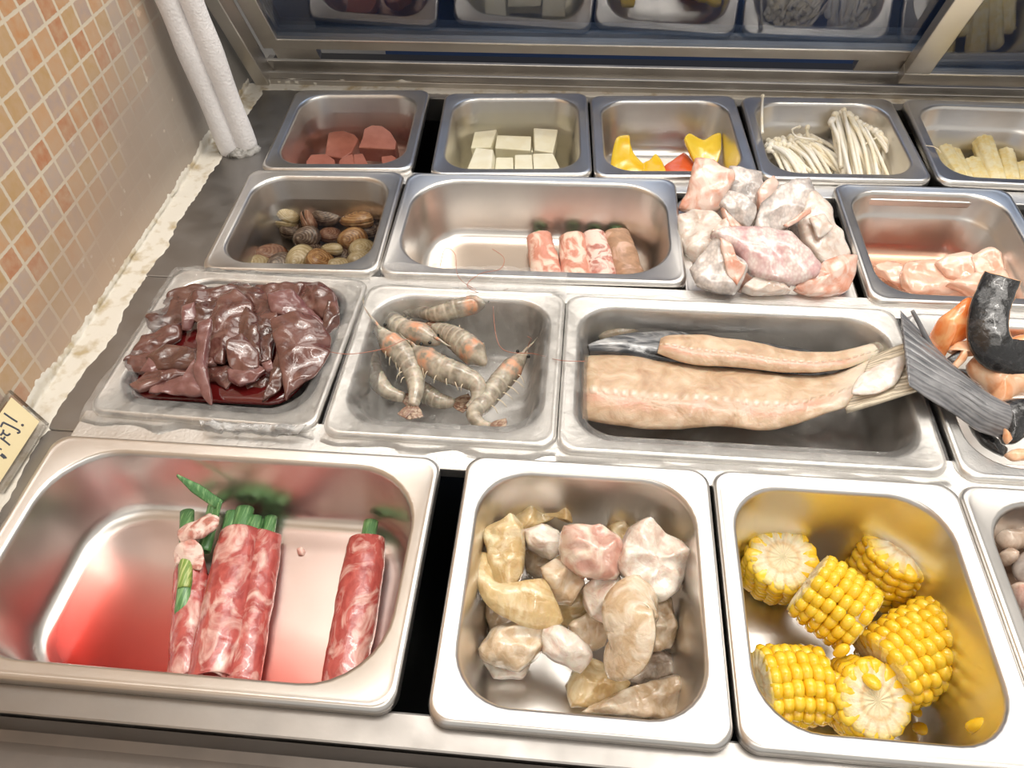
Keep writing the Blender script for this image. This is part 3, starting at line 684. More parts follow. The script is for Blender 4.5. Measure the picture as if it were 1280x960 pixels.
def corn(px, z, axis, Lh, label, rows=14, Rr=.0245, seed=0, spin=0.0):
    c = P(*px, z); root = empty('corn_cob', c, label, 'corn', 'cut corn cobs')
    q = V(0, 0, 1).rotation_difference(Vector(axis).normalized()) @ Quaternion(V(0, 0, 1), spin)
    rnd = random.Random(seed); mb = MB(); nr = max(3, round(Lh/.0066)); dz = Lh/nr
    for i in range(nr):
        zc = -Lh/2+dz*(i+.5); end = (i in (0, nr-1))
        for k in range(rows):
            a = 2*math.pi*(k+.12*rnd.uniform(-1, 1)+.25*math.sin(i*.6+seed))/rows
            rk = Rr*(1-.05*abs(2*zc/Lh)**2)*rnd.uniform(.97, 1.02)-.006
            rot = Quaternion(V(0, 0, 1), a)
            w = math.pi*Rr/rows*1.16
            vs, fs = sphere((0, 0, 0), 1, 8, 6)
            vs = [V(.0078*math.copysign(abs(v.x)**.75, v.x), w*math.copysign(abs(v.y)**.8, v.y), dz*.60*math.copysign(abs(v.z)**.7, v.z)) for v in vs]
            jz = rnd.uniform(-.0006, .0006)
            vs = [q @ (rot @ (v+V(rk, 0, 0))+V(0, 0, zc+jz)) + c for v in vs]
            mb.add(vs, fs)
    mb.build('kernels', M['kernel'], root, c)
    mb = MB(); nr_, na = 9, 56
    for sgn in (1, -1):
        vs = []; fs = []; uv = []
        for i in range(nr_):
            f = i/(nr_-1); r = (Rr-.0022)*f
            for j in range(na):
                a = 2*math.pi*j/na; wob = 1+(.035*math.cos(a*rows) if f > .7 else 0)
                zz = sgn*(Lh/2+.0016*(1-f**3)+.0007*nz(V(r*math.cos(a), r*math.sin(a), sgn), 300, seed)+(.0006*math.cos(a*rows) if f > .45 else 0))
                p_ = V(r*wob*math.cos(a), r*wob*math.sin(a), zz); vs.append(q @ p_+c); uv.append((p_.x, p_.y))
        for i in range(nr_-1):
            for j in range(na):
                k = (j+1) % na; f = (i*na+j, (i+1)*na+j, (i+1)*na+k, i*na+k); fs.append(f if sgn > 0 else f[::-1])
        # skirt
        vs += [q @ V((Rr-.006)*math.cos(2*math.pi*j/na), (Rr-.006)*math.sin(2*math.pi*j/na), 0)+c for j in range(na)]; uv += [(.02, 0)]*na
        o_ = (nr_-1)*na
        for j in range(na):
            k = (j+1) % na; f = (o_+j, o_+na+j, o_+na+k, o_+k); fs.append(f if sgn > 0 else f[::-1])
        mb.add(vs, fs, uv)
    o = mb.build('cob_core', M['cobend'], root, c); o['label'] = 'pale cut cob core'
    return root
Y5 = zm(2.4625, 880, 570)
def cp(x, y): return Y5((x, y))[0]
corn(cp(225,338), CF+.028, (-.05,-.22,.97), .038, 'corn piece standing on end in the rear left corner of the corn pan', seed=1)
corn(cp(580,335), CF+.032, (.12,.16,.96), .042, 'corn piece standing on end in the rear right of the corn pan', seed=2, Rr=.0285, rows=16)
corn(cp(402,452), CF+.050, (.78,-.58,-.12), .040, 'corn piece lying on its side at the centre of the corn pan', seed=3, rows=15)
corn(cp(655,605), CF+.038, (-.84,-.50,-.10), .056, 'large corn piece lying at the right with its cut end facing the front', seed=4, rows=16, Rr=.0275)
corn(cp(485,745), CF+.030, (.16,-.42,.90), .034, 'corn piece at the front showing its pale cut face up', seed=5)
corn(cp(270,705), CF+.027, (-.93,-.10,.02), .040, 'corn piece lying in the front left corner of the corn pan', seed=6)
def kernel(px, z, label, rot, pale=False, s=1.0):
    vs, fs = sphere((0, 0, 0), 1, 12, 9); vs = [V(.0055*v.x*(1-.25*v.z), .0036*v.y, .0062*math.copysign(abs(v.z)**.8, v.z))*s for v in vs]
    q = Quaternion(Vector(rot[:3]).normalized(), rot[3]); c = P(*px, z)
    o = mk('corn_kernel', [q @ v+c for v in vs], fs, M['kernel'], None, c); tag(o, label, 'corn kernel')
kernel(cp(684,842), CF+.006, 'loose corn kernel on the pan floor nearest the front', (1, .2, 0, .5), s=1.35)
kernel(cp(672,790), CF+.006, 'loose corn kernel on the pan floor behind another kernel', (1, .6, 0, .7), s=1.2)
kernel(cp(853,832), -.030, 'pale loose corn kernel alone at the right of the corn pan', (.2, 1, .3, .4), s=1.3)
kernel(cp(425,598), CF+.052, 'loose corn kernel wedged between the middle corn pieces', (.1, .2, 1, .5))
kernel(cp(518,695), CF+.053, 'loose corn kernel lying on a pale cut corn face', (1, .4, 0, 1.2))

# next pan at the right edge
N6 = zm(2.4625, 880, 570)
for i, (m, pl_, z, lab) in enumerate((('gizz', ((885,240),(925,215),(985,205),(1010,240),(985,285),(920,290)), -.034, 'beige offal piece at the top of the pan cut by the right edge'),
      ('gizz', ((905,305),(930,285),(962,300),(955,330),(920,335)), -.036, 'small beige round offal piece in the right edge pan'),
      ('gizz2', ((955,330),(990,285),(1040,290),(1050,360),(1000,405),(960,370)), -.034, 'grey round offal piece in the right edge pan'),
      ('chunk_p', ((950,400),(990,385),(1040,410),(1030,470),(980,470)), -.036, 'pinkish offal piece in the right edge pan'),
      ('gizz', ((980,470),(1040,450),(1060,520),(1010,540)), -.04, 'beige offal piece lowest in the right edge pan'))):
    puff('offal_piece', N6(*pl_), z, M[m], lab, 'offal', 'offal pieces in the right edge pan', th=.02, nzamp=.001, seed=60+i, n=(0, -.2, 1), dome=.6)
pool('nex', 'brine', -.08, -.030, liquid('brown_brine', (.62, .50, .40), 30), 'brownish brine in the pan cut by the right edge')

# ------------------------------------------------------------------ film linings
def lining(key, depth, slope, mat, label, seed, out=(.010, .010, .010, .010), flap=None, drop=.012, nx=150, ny=110, cut=1.0):
    """cling film lying over a tray: out = overhang left, right, front, back"""
    p = PAN[key]; hw, hd = p['hw'], p['hd']; oi = p['ins']; rr = p['ro']
    x0, x1, y0, y1 = -hw-out[0], hw+out[1], -hd-out[2], hd+out[3]
    def fn(u, v):
        x = x0+(x1-x0)*u; y = y0+(y1-y0)*v
        qx, qy = abs(x)-(hw-oi-.0012-rr), abs(y)-(hd-oi-.0012-rr)
        d = math.hypot(max(qx, 0), max(qy, 0))+min(max(qx, qy), 0)-rr      # <0 inside the opening
        o = max(abs(x)-hw, abs(y)-hd)
        w = V(x, y, seed)
        z = .0009+.0005*nz(w, 60, seed)+.0005*abs(nz(w, 150, seed+1))
        if o > 0:
            e = o+.006*nz(w, 40, seed+2)
            z = z-drop*min(1, max(0, e)/.008)**.8*(.7+.5*nz(w, 35, seed+4))
            if flap and flap(x, y): z = .003+.004*abs(nz(w, 70, seed))+.3*o*.5
        elif d < 0:
            s = min(1, -d/slope); s = s*s*(3-2*s)*.85+.15*s
            radial = math.sin(math.atan2(y, x)*30+4*nz(w, 20, seed))*.0009*min(1, -d/.012)
            z = .0009-depth*s+(.0020*nz(w, 38, seed+3)+.0012*abs(nz(w, 110, seed+6)))*min(1, -d/.01)+radial
            z = max(z, -p['depth']+.002)
        return V(x, y, z)
    vs = [fn(i/(nx-1), j/(ny-1)) for i in range(nx) for j in range(ny)]; uv = [(0, 0)]*len(vs)
    fs = [(i*ny+j, (i+1)*ny+j, (i+1)*ny+j+1, i*ny+j+1) for i in range(nx-1) for j in range(ny-1)]
    o = mk('cling_film', vs, fs, mat, None, V(0, 0, 0), True, uv); o.location = p['c']; o.rotation_euler = (0, 0, p['yaw'])
    return tag(o, label, 'plastic film')
lining('liv', .030, .020, M['wrap'], 'wrinkled clear film lining the liver tray and hanging over its front edge', 2, (.004, .0, .013, .008), None, .013)
lining('shr', .046, .017, M['wrap'], 'crinkled clear film lining the shrimp tray and bunching at its rear edge', 5, (.0, .0, .010, .020), lambda x, y: y > .083)
lining('fil', .050, .015, M['wrap_f'], 'clear film lining the wide fillet tray', 9, (.0, .0, .006, .006), None, .008, 190, 110)
# crumpled tail of film in front of the liver tray
def crump(u, v):
    a = P(250, 526, .002).lerp(P(385, 533, .003), u); b = P(262, 540, ZT+.006).lerp(P(372, 545, ZT+.006), u)
    q = a.lerp(b, v); return q+V(0, -.004*math.sin(v*3), .0045*nz(q, 120, 2)+.003*abs(nz(q, 260, 4))+.004*math.sin(v*math.pi))
vs, fs, uv = sheet(crump, .0003, 60, 18)
tag(mk('crumpled_film', vs, fs, film('white_film', (.9, .9, .9),   .40, .08, .15, .9, 90), None, P(320, 535, 0), True, uv), 'whitish crumpled film scrap below the front edge of the liver tray', 'plastic film')

# ------------------------------------------------------------------ liver
A4 = zm(4, 140, 340)
bl = ((88,440),(150,310),(240,190),(330,90),(430,40),(520,32),(760,48),(960,58),(1080,80),(1130,140),(1122,250),(1068,370),(1010,500),(900,625),(810,665),(600,658),(400,648),(220,640),(104,628),(96,540))
o = puff('blood_pool', A4(*bl), -.009, M['blood'], 'dark red blood pool around the liver slices', 'liquid', n=(0, 0, 1), th=.006, nzamp=.0002, N=70, pw=6, dome=0); o['kind'] = 'stuff'
livers = [
 ('liver', ((95,430),(170,330),(260,300),(330,270),(320,340),(250,380),(170,410)), .000, .010, 'liver slice at the left edge of the tray with a curled rim'),
 ('liver2', ((190,220),(260,160),(350,170),(360,260),(290,260),(210,290)), -.001, .010, 'dark liver slice in the upper left of the tray'),
 ('liver2', ((300,110),(380,80),(450,90),(400,170),(350,210),(270,170)), .001, .010, 'dark liver slice at the rear left corner of the tray'),
 ('liver', ((380,160),(430,95),(520,80),(600,85),(560,130),(470,165)), .005, .010, 'shiny liver slice at the rear left of the tray'),
 ('liver2', ((410,190),(440,165),(530,150),(525,220),(450,250),(415,235)), .006, .010, 'flat dark liver slice below the shiny rear slice'),
 ('liver', ((80,450),(150,400),(250,400),(330,420),(300,480),(200,500),(110,490)), -.001, .010, 'broad liver slice in the left middle of the tray'),
 ('liver2', ((200,430),(280,385),(400,400),(420,460),(330,485),(240,480)), .004, .012, 'dark ridged liver slice left of the pale strip'),
 ('liver3', ((150,490),(190,440),(240,480),(210,500)), .003, .006, 'small pale triangular liver tip at the left'),
 ('liver', ((120,560),(200,510),(320,490),(370,505),(250,550),(160,585)), .001, .011, 'long folded liver slice at the front left corner'),
 ('liver3', ((215,600),(260,550),(360,530),(400,460),(440,600),(330,605)), .004, .009, 'pale purplish liver wedge at the front left of the strip'),
 ('liver', ((480,540),(500,480),(570,480),(620,510),(560,570),(520,540)), .000, .010, 'liver slice dipping into the blood right of the pale strip'),
 ('liver', ((600,80),(680,70),(790,130),(808,210),(740,230),(650,140)), .004, .011, 'liver slice at the rear centre of the tray'),
 ('liver', ((500,280),(540,160),(620,130),(680,190),(650,290),(580,380),(560,430),(480,410)), .008, .013, 'large smooth domed liver slice in the middle of the tray'),
 ('liver2', ((640,300),(670,200),(720,240),(740,410),(690,390)), .009, .008, 'narrow dark liver slice beside the large domed slice'),
 ('liver', ((590,370),(650,330),(720,410),(720,470),(660,490),(600,460)), .009, .011, 'glossy liver slice with bright wet streaks at the tray centre'),
 ('liver2', ((700,230),(780,210),(810,260),(790,330),(730,330)), .006, .010, 'dark liver slice between the middle and right heaps'),
 ('liver', ((730,340),(800,320),(790,420),(730,450)), .003, .010, 'small liver slice in the gap right of centre'),
 ('liver3', ((600,500),(680,470),(750,490),(700,540),(640,560),(600,540)), .003, .012, 'pale wet liver nub near the front centre of the tray'),
 ('liver', ((740,80),(860,60),(940,70),(900,130),(800,140)), .005, .010, 'liver slice along the rear edge right of centre'),
 ('liver3', ((800,130),(900,115),(960,165),(1040,250),(960,245),(820,200)), .009, .010, 'pale reddish liver slice at the rear right'),
 ('liver', ((920,80),(1040,70),(1100,120),(1120,200),(1060,220),(960,150)), .006, .011, 'liver slice in the rear right corner of the tray'),
 ('liver2', ((1080,170),(1130,190),(1125,260),(1060,330),(1050,290)), .004, .008, 'narrow dark liver edge at the far right of the heap'),
 ('liver', ((820,270),(900,240),(990,260),(1060,330),(1060,400),(1000,500),(900,560),(880,590),(860,440)), .010, .014, 'largest liver slice on the right side of the tray'),
 ('liver2', ((770,610),(810,470),(850,340),(885,360),(880,480),(840,560)), .007, .011, 'long dark liver slice running to the front right of the tray'),
 ('liver3', ((760,470),(800,455),(815,500),(780,505)), .005, .010, 'small pale liver knob in front of the right heap'),
 ('liver3', ((355,270),(360,180),(410,170),(415,230),(390,270)), .007, .009, 'short pale liver strip near the upper left of the tray'),
 ('liver3', ((428,440),(440,290),(495,278),(480,380),(470,440),(495,620),(455,590),(420,500)), .012, .008, 'long pale mauve liver strip down the left of the tray'),
 ('liver', ((470,440),(510,430),(520,465),(480,470)), .004, .010, 'tiny liver nub beside the pale mauve strip'),
 ('liver', ((680,560),(760,530),(800,535),(770,570),(700,590)), -.003, .006, 'flesh toned liver sliver floating in the blood at the front'),
]
for i, (m, pl_, z, th, lab) in enumerate(livers):
    r_ = random.Random(i*5)
    puff('liver_slice', A4(*pl_), z-.002, M[m], lab, 'liver slice', 'liver slices heaped in the tray', th=th*.72, n=(r_.uniform(-.22, .22), r_.uniform(-.35, .05), 1), seed=100+i, nzamp=.0010, nzs=110, pw=3.2, dome=.25, N=64, K=12, soft=.3, grow=1.27, ridge=.0022)

# ------------------------------------------------------------------ shrimps
t = MT('grey_shrimp').set(Roughness=.22, Coat_Weight=.4, Coat_Roughness=.1, Subsurface_Weight=.35, Subsurface_Scale=.006)
sep = t.new('ShaderNodeSeparateXYZ'); t.k(t.coord('UV'), sep.inputs[0]); u = sep.outputs[0]
n1 = t.noise(130, 4)
basec = t.ramp(n1, [(.34, (.255, .22, .17)), (.5, (.40, .355, .285)), (.66, (.54, .485, .39))])
org = t.math('MULTIPLY', t.math('MULTIPLY', t.fr(u, .16, .22), t.fr(u, .36, .29)), t.fr(n1, .40, .55))
basec = t.mix(t.math('MULTIPLY', org, .7), basec, (.70, .30, .15))
seg = t.math('SINE', t.math('MULTIPLY', u, 62.0))
basec = t.mix(t.math('MULTIPLY', t.fr(seg, .6, 1.0, 0, .45), t.fr(u, .36, .42)), basec, (.66, .60, .48))
t.color(basec); t.bump(n1, .2, .001); M['shrimp'] = t.m
M['tail'] = meat('shrimp_tail', (.30, .17, .12), (.52, .40, .30), 200, .45, .6, (1, 1, 1), .25, 1, .1, .3)
M['leg'] = flat('shrimp_leg', (.72, .62, .46), .3)
M['feeler'] = flat('shrimp_feeler', (.45, .16, .10), .35)
M['eye'] = flat('shrimp_eye', (.01, .01, .01), .1)
S5 = zm(3.2, 400, 330)
SZ = -.046
def shrimp(pts, zs, label, r=.0072, legs=True, tail=True, head=True, feel=None, seed=0, legside=1, leglen=.010, legmat='leg'):
    r *= 1.22; pix = S5(*pts); c = [P(u_, v_, SZ+z) for (u_, v_), z in zip(pix, zs)]
    mid = c[len(c)//2]; root = empty('shrimp', mid, label, 'shrimp', 'shrimps in the film lined tray')
    def rad(u_):
        if u_ < .10: k = .10+.45*(u_/.10)
        elif u_ < .22: k = .55+.45*((u_-.10)/.12)
        elif u_ < .40: k = 1.0
        else: k = 1-.62*((u_-.40)/.60)**1.5
        return r*k
    def bump(u_, a): return 1+(.055*((u_*9.87) % 1-.4) if u_ > .38 else 0)
    vs, fs, uv = tube(c, rad, 16, 64, 1.12, bump=bump)
    fixn(mk('body', vs, fs, M['shrimp'], root, mid, True, uv))
    cc = catmull(c, 64)
    T = lambda i: (cc[min(63, i+1)]-cc[max(0, i-1)]).normalized()
    if head:
        d = -T(1); vs, fs, uv = tube([cc[6]+V(0, 0, r*.4), cc[2]+V(0, 0, r*.5), cc[0]+d*.008+V(0, 0, r*.35), cc[0]+d*.015+V(0, 0, r*.5)], lambda u_: .0016*(1-u_)+.0002, 6, 14)
        mk('rostrum', vs, fs, M['shrimp'], root, cc[0], True, uv)
        for s in (-1, 1):
            sd = T(5).cross(V(0, 0, 1)).normalized()*s
            vs, fs = sphere(cc[5]+sd*r*.6+V(0, 0, r*.3), .0015); mk('eye', vs, fs, M['eye'], root, cc[5])
    if tail:
        d = T(62); sd = d.cross(V(0, 0, 1)).normalized()
        for k, a in enumerate((-.62, -.28, .06, .34, .68)):
            dr = (d*math.cos(a)+sd*math.sin(a)); w = dr.cross(V(0, 0, 1)).normalized()
            def fan(u_, v_, dr=dr, w=w, k=k):
                return cc[63]-d*.0015+dr*(.0145*u_)+w*((v_-.5)*.0062*math.sin(min(1, u_*1.05+.12)*math.pi*.80)**.7)+V(0, 0, .0008*(k % 2)+.0012*u_)
            vs, fs, uv = sheet(fan, .0007, 10, 6); mk('tail_fin', vs, fs, M['tail'], root, cc[63], True, uv)
    if legs:
        rnd = random.Random(seed)
        for i in range(6):
            j = 16+i*5; b = cc[j]; sd = T(j).cross(V(0, 0, 1)).normalized()*legside
            a = b+sd*r*.8; e = a+sd*leglen*rnd.uniform(.35, .8)+T(j)*rnd.uniform(.001, .008)+V(0, 0, -.002+rnd.uniform(-.001, .003))
            m_ = (a+e)*.5+V(0, 0, .0025)
            vs, fs, uv = tube([a-sd*.002, m_, e], lambda u_: .0007*(1-.7*u_), 5, 8); mk('leg', vs, fs, M[legmat], root, a, True, uv)
    for f in feel or ():
        q_ = [cc[0]]+[P(u_, v_, z) for (u_, v_), z in f]
        vs, fs, uv = tube(q_, .00028, 5, 50); mk('antenna', vs, fs, M['feeler'], root, cc[0], True, uv)
    return root
F = lambda pts, zs: list(zip(S5(*pts), zs))
shrimp(((178,225),(182,330),(215,440),(270,510),(340,535)), (.034,.020,.014,.012,.010), 'grey shrimp lying along the left side of the shrimp tray', .0078, True, True, True, None, 1, 1)
shrimp(((425,510),(395,500),(470,545),(540,555)), (.010,.008,.008,.008), 'shrimp mostly hidden under the others at the front, orange head showing', .0066, False, True, False, None, 2)
shrimp(((222,245),(265,300),(320,350),(370,420),(385,500),(372,570)), (.040,.032,.028,.024,.022,.020), 'shrimp with an orange head and dark tail fan pointing to the front', .0082, True, True, True, None, 3, 1)
shrimp(((500,130),(430,148),(370,175),(340,205)), (.034,.032,.028,.026), 'shrimp at the very back of the shrimp tray', .0066, False, False, True, None, 4)
shrimp(((690,135),(620,160),(540,180),(470,200),(400,195),(362,200)), (.040,.038,.036,.032,.028,.024), 'shrimp across the rear of the tray with its orange marked head to the right', .0066, True, False, True,
       [F(((560,60),(540,-40),(500,-60),(480,10)), (.004,.006,.008,.008)), F(((590,90),(640,40),(720,20),(735,-25),(690,-60)), (.004,.006,.01,.012,.012)), F(((720,330),(860,360),(960,385),(1060,390)), (-.02,-.012,.003,.004))], 5)
shrimp(((480,320),(410,285),(340,270),(290,225),(300,190),(350,185)), (.030,.030,.028,.024,.020,.018), 'shrimp curled around the rear left with a bright orange head', .0082, True, False, True, None, 6)
shrimp(((660,410),(640,380),(585,330),(530,290),(480,265),(455,260)), (.026,.030,.032,.032,.030,.028), 'plump pale shrimp lying across the middle of the pile', .0088, True, True, False, None, 7, 1)
shrimp(((365,330),(420,375),(480,415),(560,445),(625,480),(630,540),(595,580)), (.030,.030,.030,.030,.028,.022,.018), 'shrimp curled at the centre with head to the left and tail tucked to the front', .0082, True, False, True, [F(((350,300),(250,340),(120,360),(30,350)), (.0,.001,.003,.003))], 8, 1)
shrimp(((830,350),(775,410),(715,480),(660,550),(615,600),(640,640),(680,652)), (.018,.018,.018,.020,.022,.022,.024), 'rightmost shrimp showing its pale feathery legs', .0074, True, True, True, [F(((835,320),(845,300),(830,290)), (-.02,-.015,-.01))], 9, -1, .016)

# ------------------------------------------------------------------ fish fillets
F6 = zm(2.169, 690, 330)
t = MT('raw_fillet').set(Roughness=.28, Coat_Weight=.3, Coat_Roughness=.12, Subsurface_Weight=.2, Subsurface_Scale=.006)
sep = t.new('ShaderNodeSeparateXYZ'); t.k(t.coord('UV'), sep.inputs[0]); fu, fv = sep.outputs[0], sep.outputs[1]
n1 = t.noise(55, 5, None, 1.0)
cc_ = t.ramp(n1, [(.3, (.44, .28, .17)), (.5, (.57, .40, .26)), (.72, (.70, .55, .40))])
mid = t.math('ABSOLUTE', t.math('SUBTRACT', fv, .66))
cc_ = t.mix(t.math('MULTIPLY', t.fr(t.math('ABSOLUTE', t.math('SUBTRACT', fv, .76)), .14, .03), t.fr(n1, .35, .6)), cc_, (.62, .34, .24))
spine = t.math('MULTIPLY', t.math('MULTIPLY', t.fr(mid, .055, .012), t.fr(n1, .35, .6, .25, .9)), t.math('ADD', .55, t.math('MULTIPLY', .45, t.math('SINE', t.math('MULTIPLY', fu, 190.0)))))
cc_ = t.mix(t.math('MULTIPLY', spine, t.fr(fu, .80, .62)), cc_, (.86, .78, .66))
cc_ = t.mix(t.fr(fu, .80, .95), cc_, (.80, .72, .60))
t.color(cc_); t.bump(t.math('ADD', t.math('ADD', n1, t.math('MULTIPLY', spine, 1.2)), t.math('MULTIPLY', t.noise(180, 4), .6)), .6, .002); M['fillet'] = t.m
t = MT('silver_black_skin').set(Roughness=.18, Coat_Weight=.6, Coat_Roughness=.08)
n1 = t.noise(60, 5, t.coord('Object', (.35, 1, 1)), 1.5); t.color(t.ramp(n1, [(.38, (.015, .017, .021)), (.55, (.07, .075, .085)), (.70, (.42, .42, .42))])); t.bump(t.noise(300, 3), .3, .001); M['silver_skin'] = t.m
def fillet(name, top, bot, zs, th, mat, label=None, parent=None, sag=.006, seed=0, nu=110, nv=34):
    """top / bot: image outlines from left to right; zs: height along the length"""
    tp = catmull([V(x, y, 0) for x, y in F6(*top)], nu); bt = catmull([V(x, y, 0) for x, y in F6(*bot)], nu)
    def zz(u):
        f = u*(len(zs)-1); i = min(len(zs)-2, int(f)); return zs[i]+(zs[i+1]-zs[i])*(f-i)
    def fn(u, v):
        i = min(nu-1, int(u*(nu-1)+.5)); a, b = tp[i], bt[i]; x = a.x+(b.x-a.x)*v; y = a.y+(b.y-a.y)*v
        q_ = P(x, y, zz(u)); return q_+V(0, 0, sag*(math.sin(v*math.pi)**.6)*(1-.5*u)+.0010*nz(q_, 70, seed)+.0022*nz(q_, 25, seed+1))
    tf = lambda u, v: (th*(1-.80*u))*max(.12, (1-abs(2*v-1)**4))*max(.15, 1-abs(2*u-1)**14)
    vs, fs, uv = sheet(fn, tf, nu, nv)
    o = fixn(mk(name, vs, fs, mat, parent, P(*F6(((top[0][0]+top[-1][0])/2, (top[0][1]+bot[0][1])/2))[0], zs[1]), True, uv))
    return o
FB = -.040
fr_ = empty('fish_fillet', P(850, 440, FB), 'rear fish fillet with black skin edge lying behind the larger one', 'fish fillet', 'fish fillets in the wide tray')
fillet('skin', ((95,228),(200,196),(330,183),(480,200),(650,225),(780,240),(905,195)), ((100,248),(200,255),(330,268),(480,285),(650,305),(770,302),(890,255)), [FB+.018, FB+.017, FB+.016, FB+.020], .005, M['silver_skin'], None, fr_, .008, 3)
fillet('flesh', ((295,203),(400,196),(500,210),(650,236),(760,240),(860,215),(920,196)), ((285,245),(380,272),(500,280),(650,296),(770,292),(850,264),(905,235)), [FB+.026, FB+.026, FB+.026, FB+.030], .010, M['fillet'], None, fr_, .004, 5)
puff('belly_flap', F6((125,200),(180,160),(260,165),(325,182),(240,196),(160,212)), FB+.010, M['chunk'], parent=fr_, th=.012, n=(0, -.2, 1), seed=77, nzamp=.0008)
ff = empty('fish_fillet', P(850, 490, FB), 'large front fish fillet with a pale ridged midline and a tail at the right', 'fish fillet', 'fish fillets in the wide tray')
fillet('flesh', ((88,246),(200,250),(330,268),(480,283),(660,300),(760,298),(850,265),(905,235)), ((82,420),(150,432),(280,448),(440,442),(560,450),(650,438),(760,402),(870,372)), [FB+.012, FB+.013, FB+.014, FB+.017, FB+.030], .015, M['fillet'], None, ff, .008, 7)
def tailfin(u, v):
    a0 = V(*F6((870,258))[0], 0); a1 = V(*F6((800,392))[0], 0); b0 = V(*F6((968,218))[0], 0); b1 = V(*F6((1004,346))[0], 0)
    a = a0.lerp(a1, v); b = b0.lerp(b1, v); q_ = a.lerp(b, u); p_ = P(q_.x, q_.y, FB+.032+.020*u)
    return p_+V(0, 0, .0012*math.sin(v*46)*u+.003*math.sin(v*5+u*2))
t = MT('pale_fin').set(Roughness=.3, Coat_Weight=.3); sep = t.new('ShaderNodeSeparateXYZ'); t.k(t.coord('UV'), sep.inputs[0])
t.color(t.mix(t.fr(t.math('ADD', t.math('SINE', t.math('ADD', t.math('MULTIPLY', sep.outputs[1], 120.0), t.math('MULTIPLY', t.noise(50, 4), 14.0))), t.math('MULTIPLY', t.noise(60, 4), 1.2)), -.3, 1.4), (.42, .36, .27), (.78, .70, .55))); M['fin'] = t.m
vs, fs, uv = sheet(tailfin, lambda u, v: .0045*(1-.7*u), 30, 60); o = fixn(mk('tail_fin', vs, fs, M['fin'], ff, P(1140, 460, FB), True, uv))
puff('silver_skin', F6((812,352),(832,304),(890,270),(962,244),(952,290),(930,328),(880,352)), FB+.046, M['white_skin'], parent=ff, th=.004, n=(-.15, -.2, 1), nzamp=.0003)
# ------------------------------------------------------------------ salmon tray
T7 = zm(3.694, 1120, 330)
t = MT('grey_tail').set(Roughness=.25, Coat_Weight=.4); sep = t.new('ShaderNodeSeparateXYZ'); t.k(t.coord('UV'), sep.inputs[0])
st_ = t.math('ADD', t.math('MULTIPLY', t.math('SINE', t.math('ADD', t.math('MULTIPLY', sep.outputs[1], 110.0), t.math('MULTIPLY', t.noise(40, 4), 12.0))), .35), t.math('MULTIPLY', t.noise(60, 5), 2.9))
t.color(t.mix(t.fr(st_, .2, 2.2), (.045, .05, .06), (.25, .25, .26))); t.bump(st_, .3, .001); M['grey_tail'] = t.m
tl = empty('salmon_tail', P(1200, 470, -.01), 'grey salmon tail fin lying across the edge between fillet tray and salmon tray', 'fish tail')
def stail(u, v):
    top = catmull([V(*p_, 0) for p_ in T7((20,215),(130,330),(240,450),(340,560),(460,680))], 40); bt = catmull([V(*p_, 0) for p_ in T7((60,560),(170,635),(280,700),(380,770),(470,800))], 40)
    i = int(u*39+.5); q_ = top[i].lerp(bt[i], v); z = .022-.030*u
    return P(q_.x, q_.y, z)+V(0, 0, .010*u*math.sin(v*math.pi)+.0005*math.sin(v*60)*(1-u))
vs, fs, uv = sheet(stail, lambda u, v: (.002+.014*u)*max(.2, 1-abs(2*v-1)**3), 40, 50); fixn(mk('tail_fin', vs, fs, M['grey_tail'], tl, P(1200, 470, -.01), True, uv))
vs, fs, uv = tube([P(*T7((75,215))[0], .034), P(*T7((110,280))[0], .026), P(*T7((160,380))[0], .012)], lambda u: .0014+.0008*u, 8, 16); mk('fin_ray', vs, fs, M['grey_tail'], tl, P(1200, 470, -.01), True, uv)
puff('flesh', T7((440,700),(470,670),(490,690),(470,750),(450,740)), .000, M['salmon_p'], parent=tl, th=.008)
def sal(m, pts, z, th, lab, n=(0, -.3, 1), **kw): return puff('salmon_piece', T7(*pts), z, M[m], lab, 'salmon trimming', 'salmon trimmings in the tray at the right edge', th=th, n=n, **kw)
sal('black_skin', ((270,490),(330,500),(420,620),(440,650),(370,610),(300,560)), -.030, .016, 'black skin scrap in the shade under the orange pieces')
sal('black_skin', ((330,735),(430,790),(520,850),(500,890),(400,830)), -.034, .012, 'black skin strip under the grey tail near the front rim')
sal('salmon_p', ((330,460),(390,410),(480,430),(600,470),(660,500),(650,600),(560,610),(520,640),(460,660),(425,620),(440,590),(360,520)), -.006, .020, 'large pale orange salmon piece in the middle of the tray', (0, -.35, 1))
sal('salmon', ((160,340),(200,250),(270,195),(350,148),(385,180),(388,250),(330,340),(240,400),(225,440),(185,420)), .012, .013, 'bright orange salmon flap standing at the rear left of the tray', (-.2, -.6, .8), curl=-.010)
sal('salmon_p', ((235,400),(290,355),(350,350),(388,380),(370,420),(330,410),(320,440),(280,490),(250,480),(300,400),(270,400)), .006, .010, 'curled pale salmon strip with a dark skin underside', (-.1, -.4, 1))
sal('black_skin', ((228,440),(290,400),(345,378),(300,420),(270,480)), .004, .008, 'dark skin patch inside the curled pale salmon strip', (-.1, -.4, 1))
sal('salmon', ((500,365),(560,335),(620,325),(640,400),(560,390)), -.006, .014, 'orange salmon end at the rear right of the tray')
sal('black_skin', ((470,640),(540,625),(620,640),(640,760),(560,830),(500,830),(470,760)), -.004, .020, 'black skinned salmon piece at the front right of the tray', (0, -.3, 1))
sal('salmon_p', ((505,880),(560,855),(640,860),(640,910),(540,912)), -.006, .010, 'small pale salmon bit on the front rim of the tray')
sal('salmon_p', ((495,760),(520,780),(545,810),(520,830),(500,800)), .006, .006, 'thin pale flesh edge on the black skinned front piece')
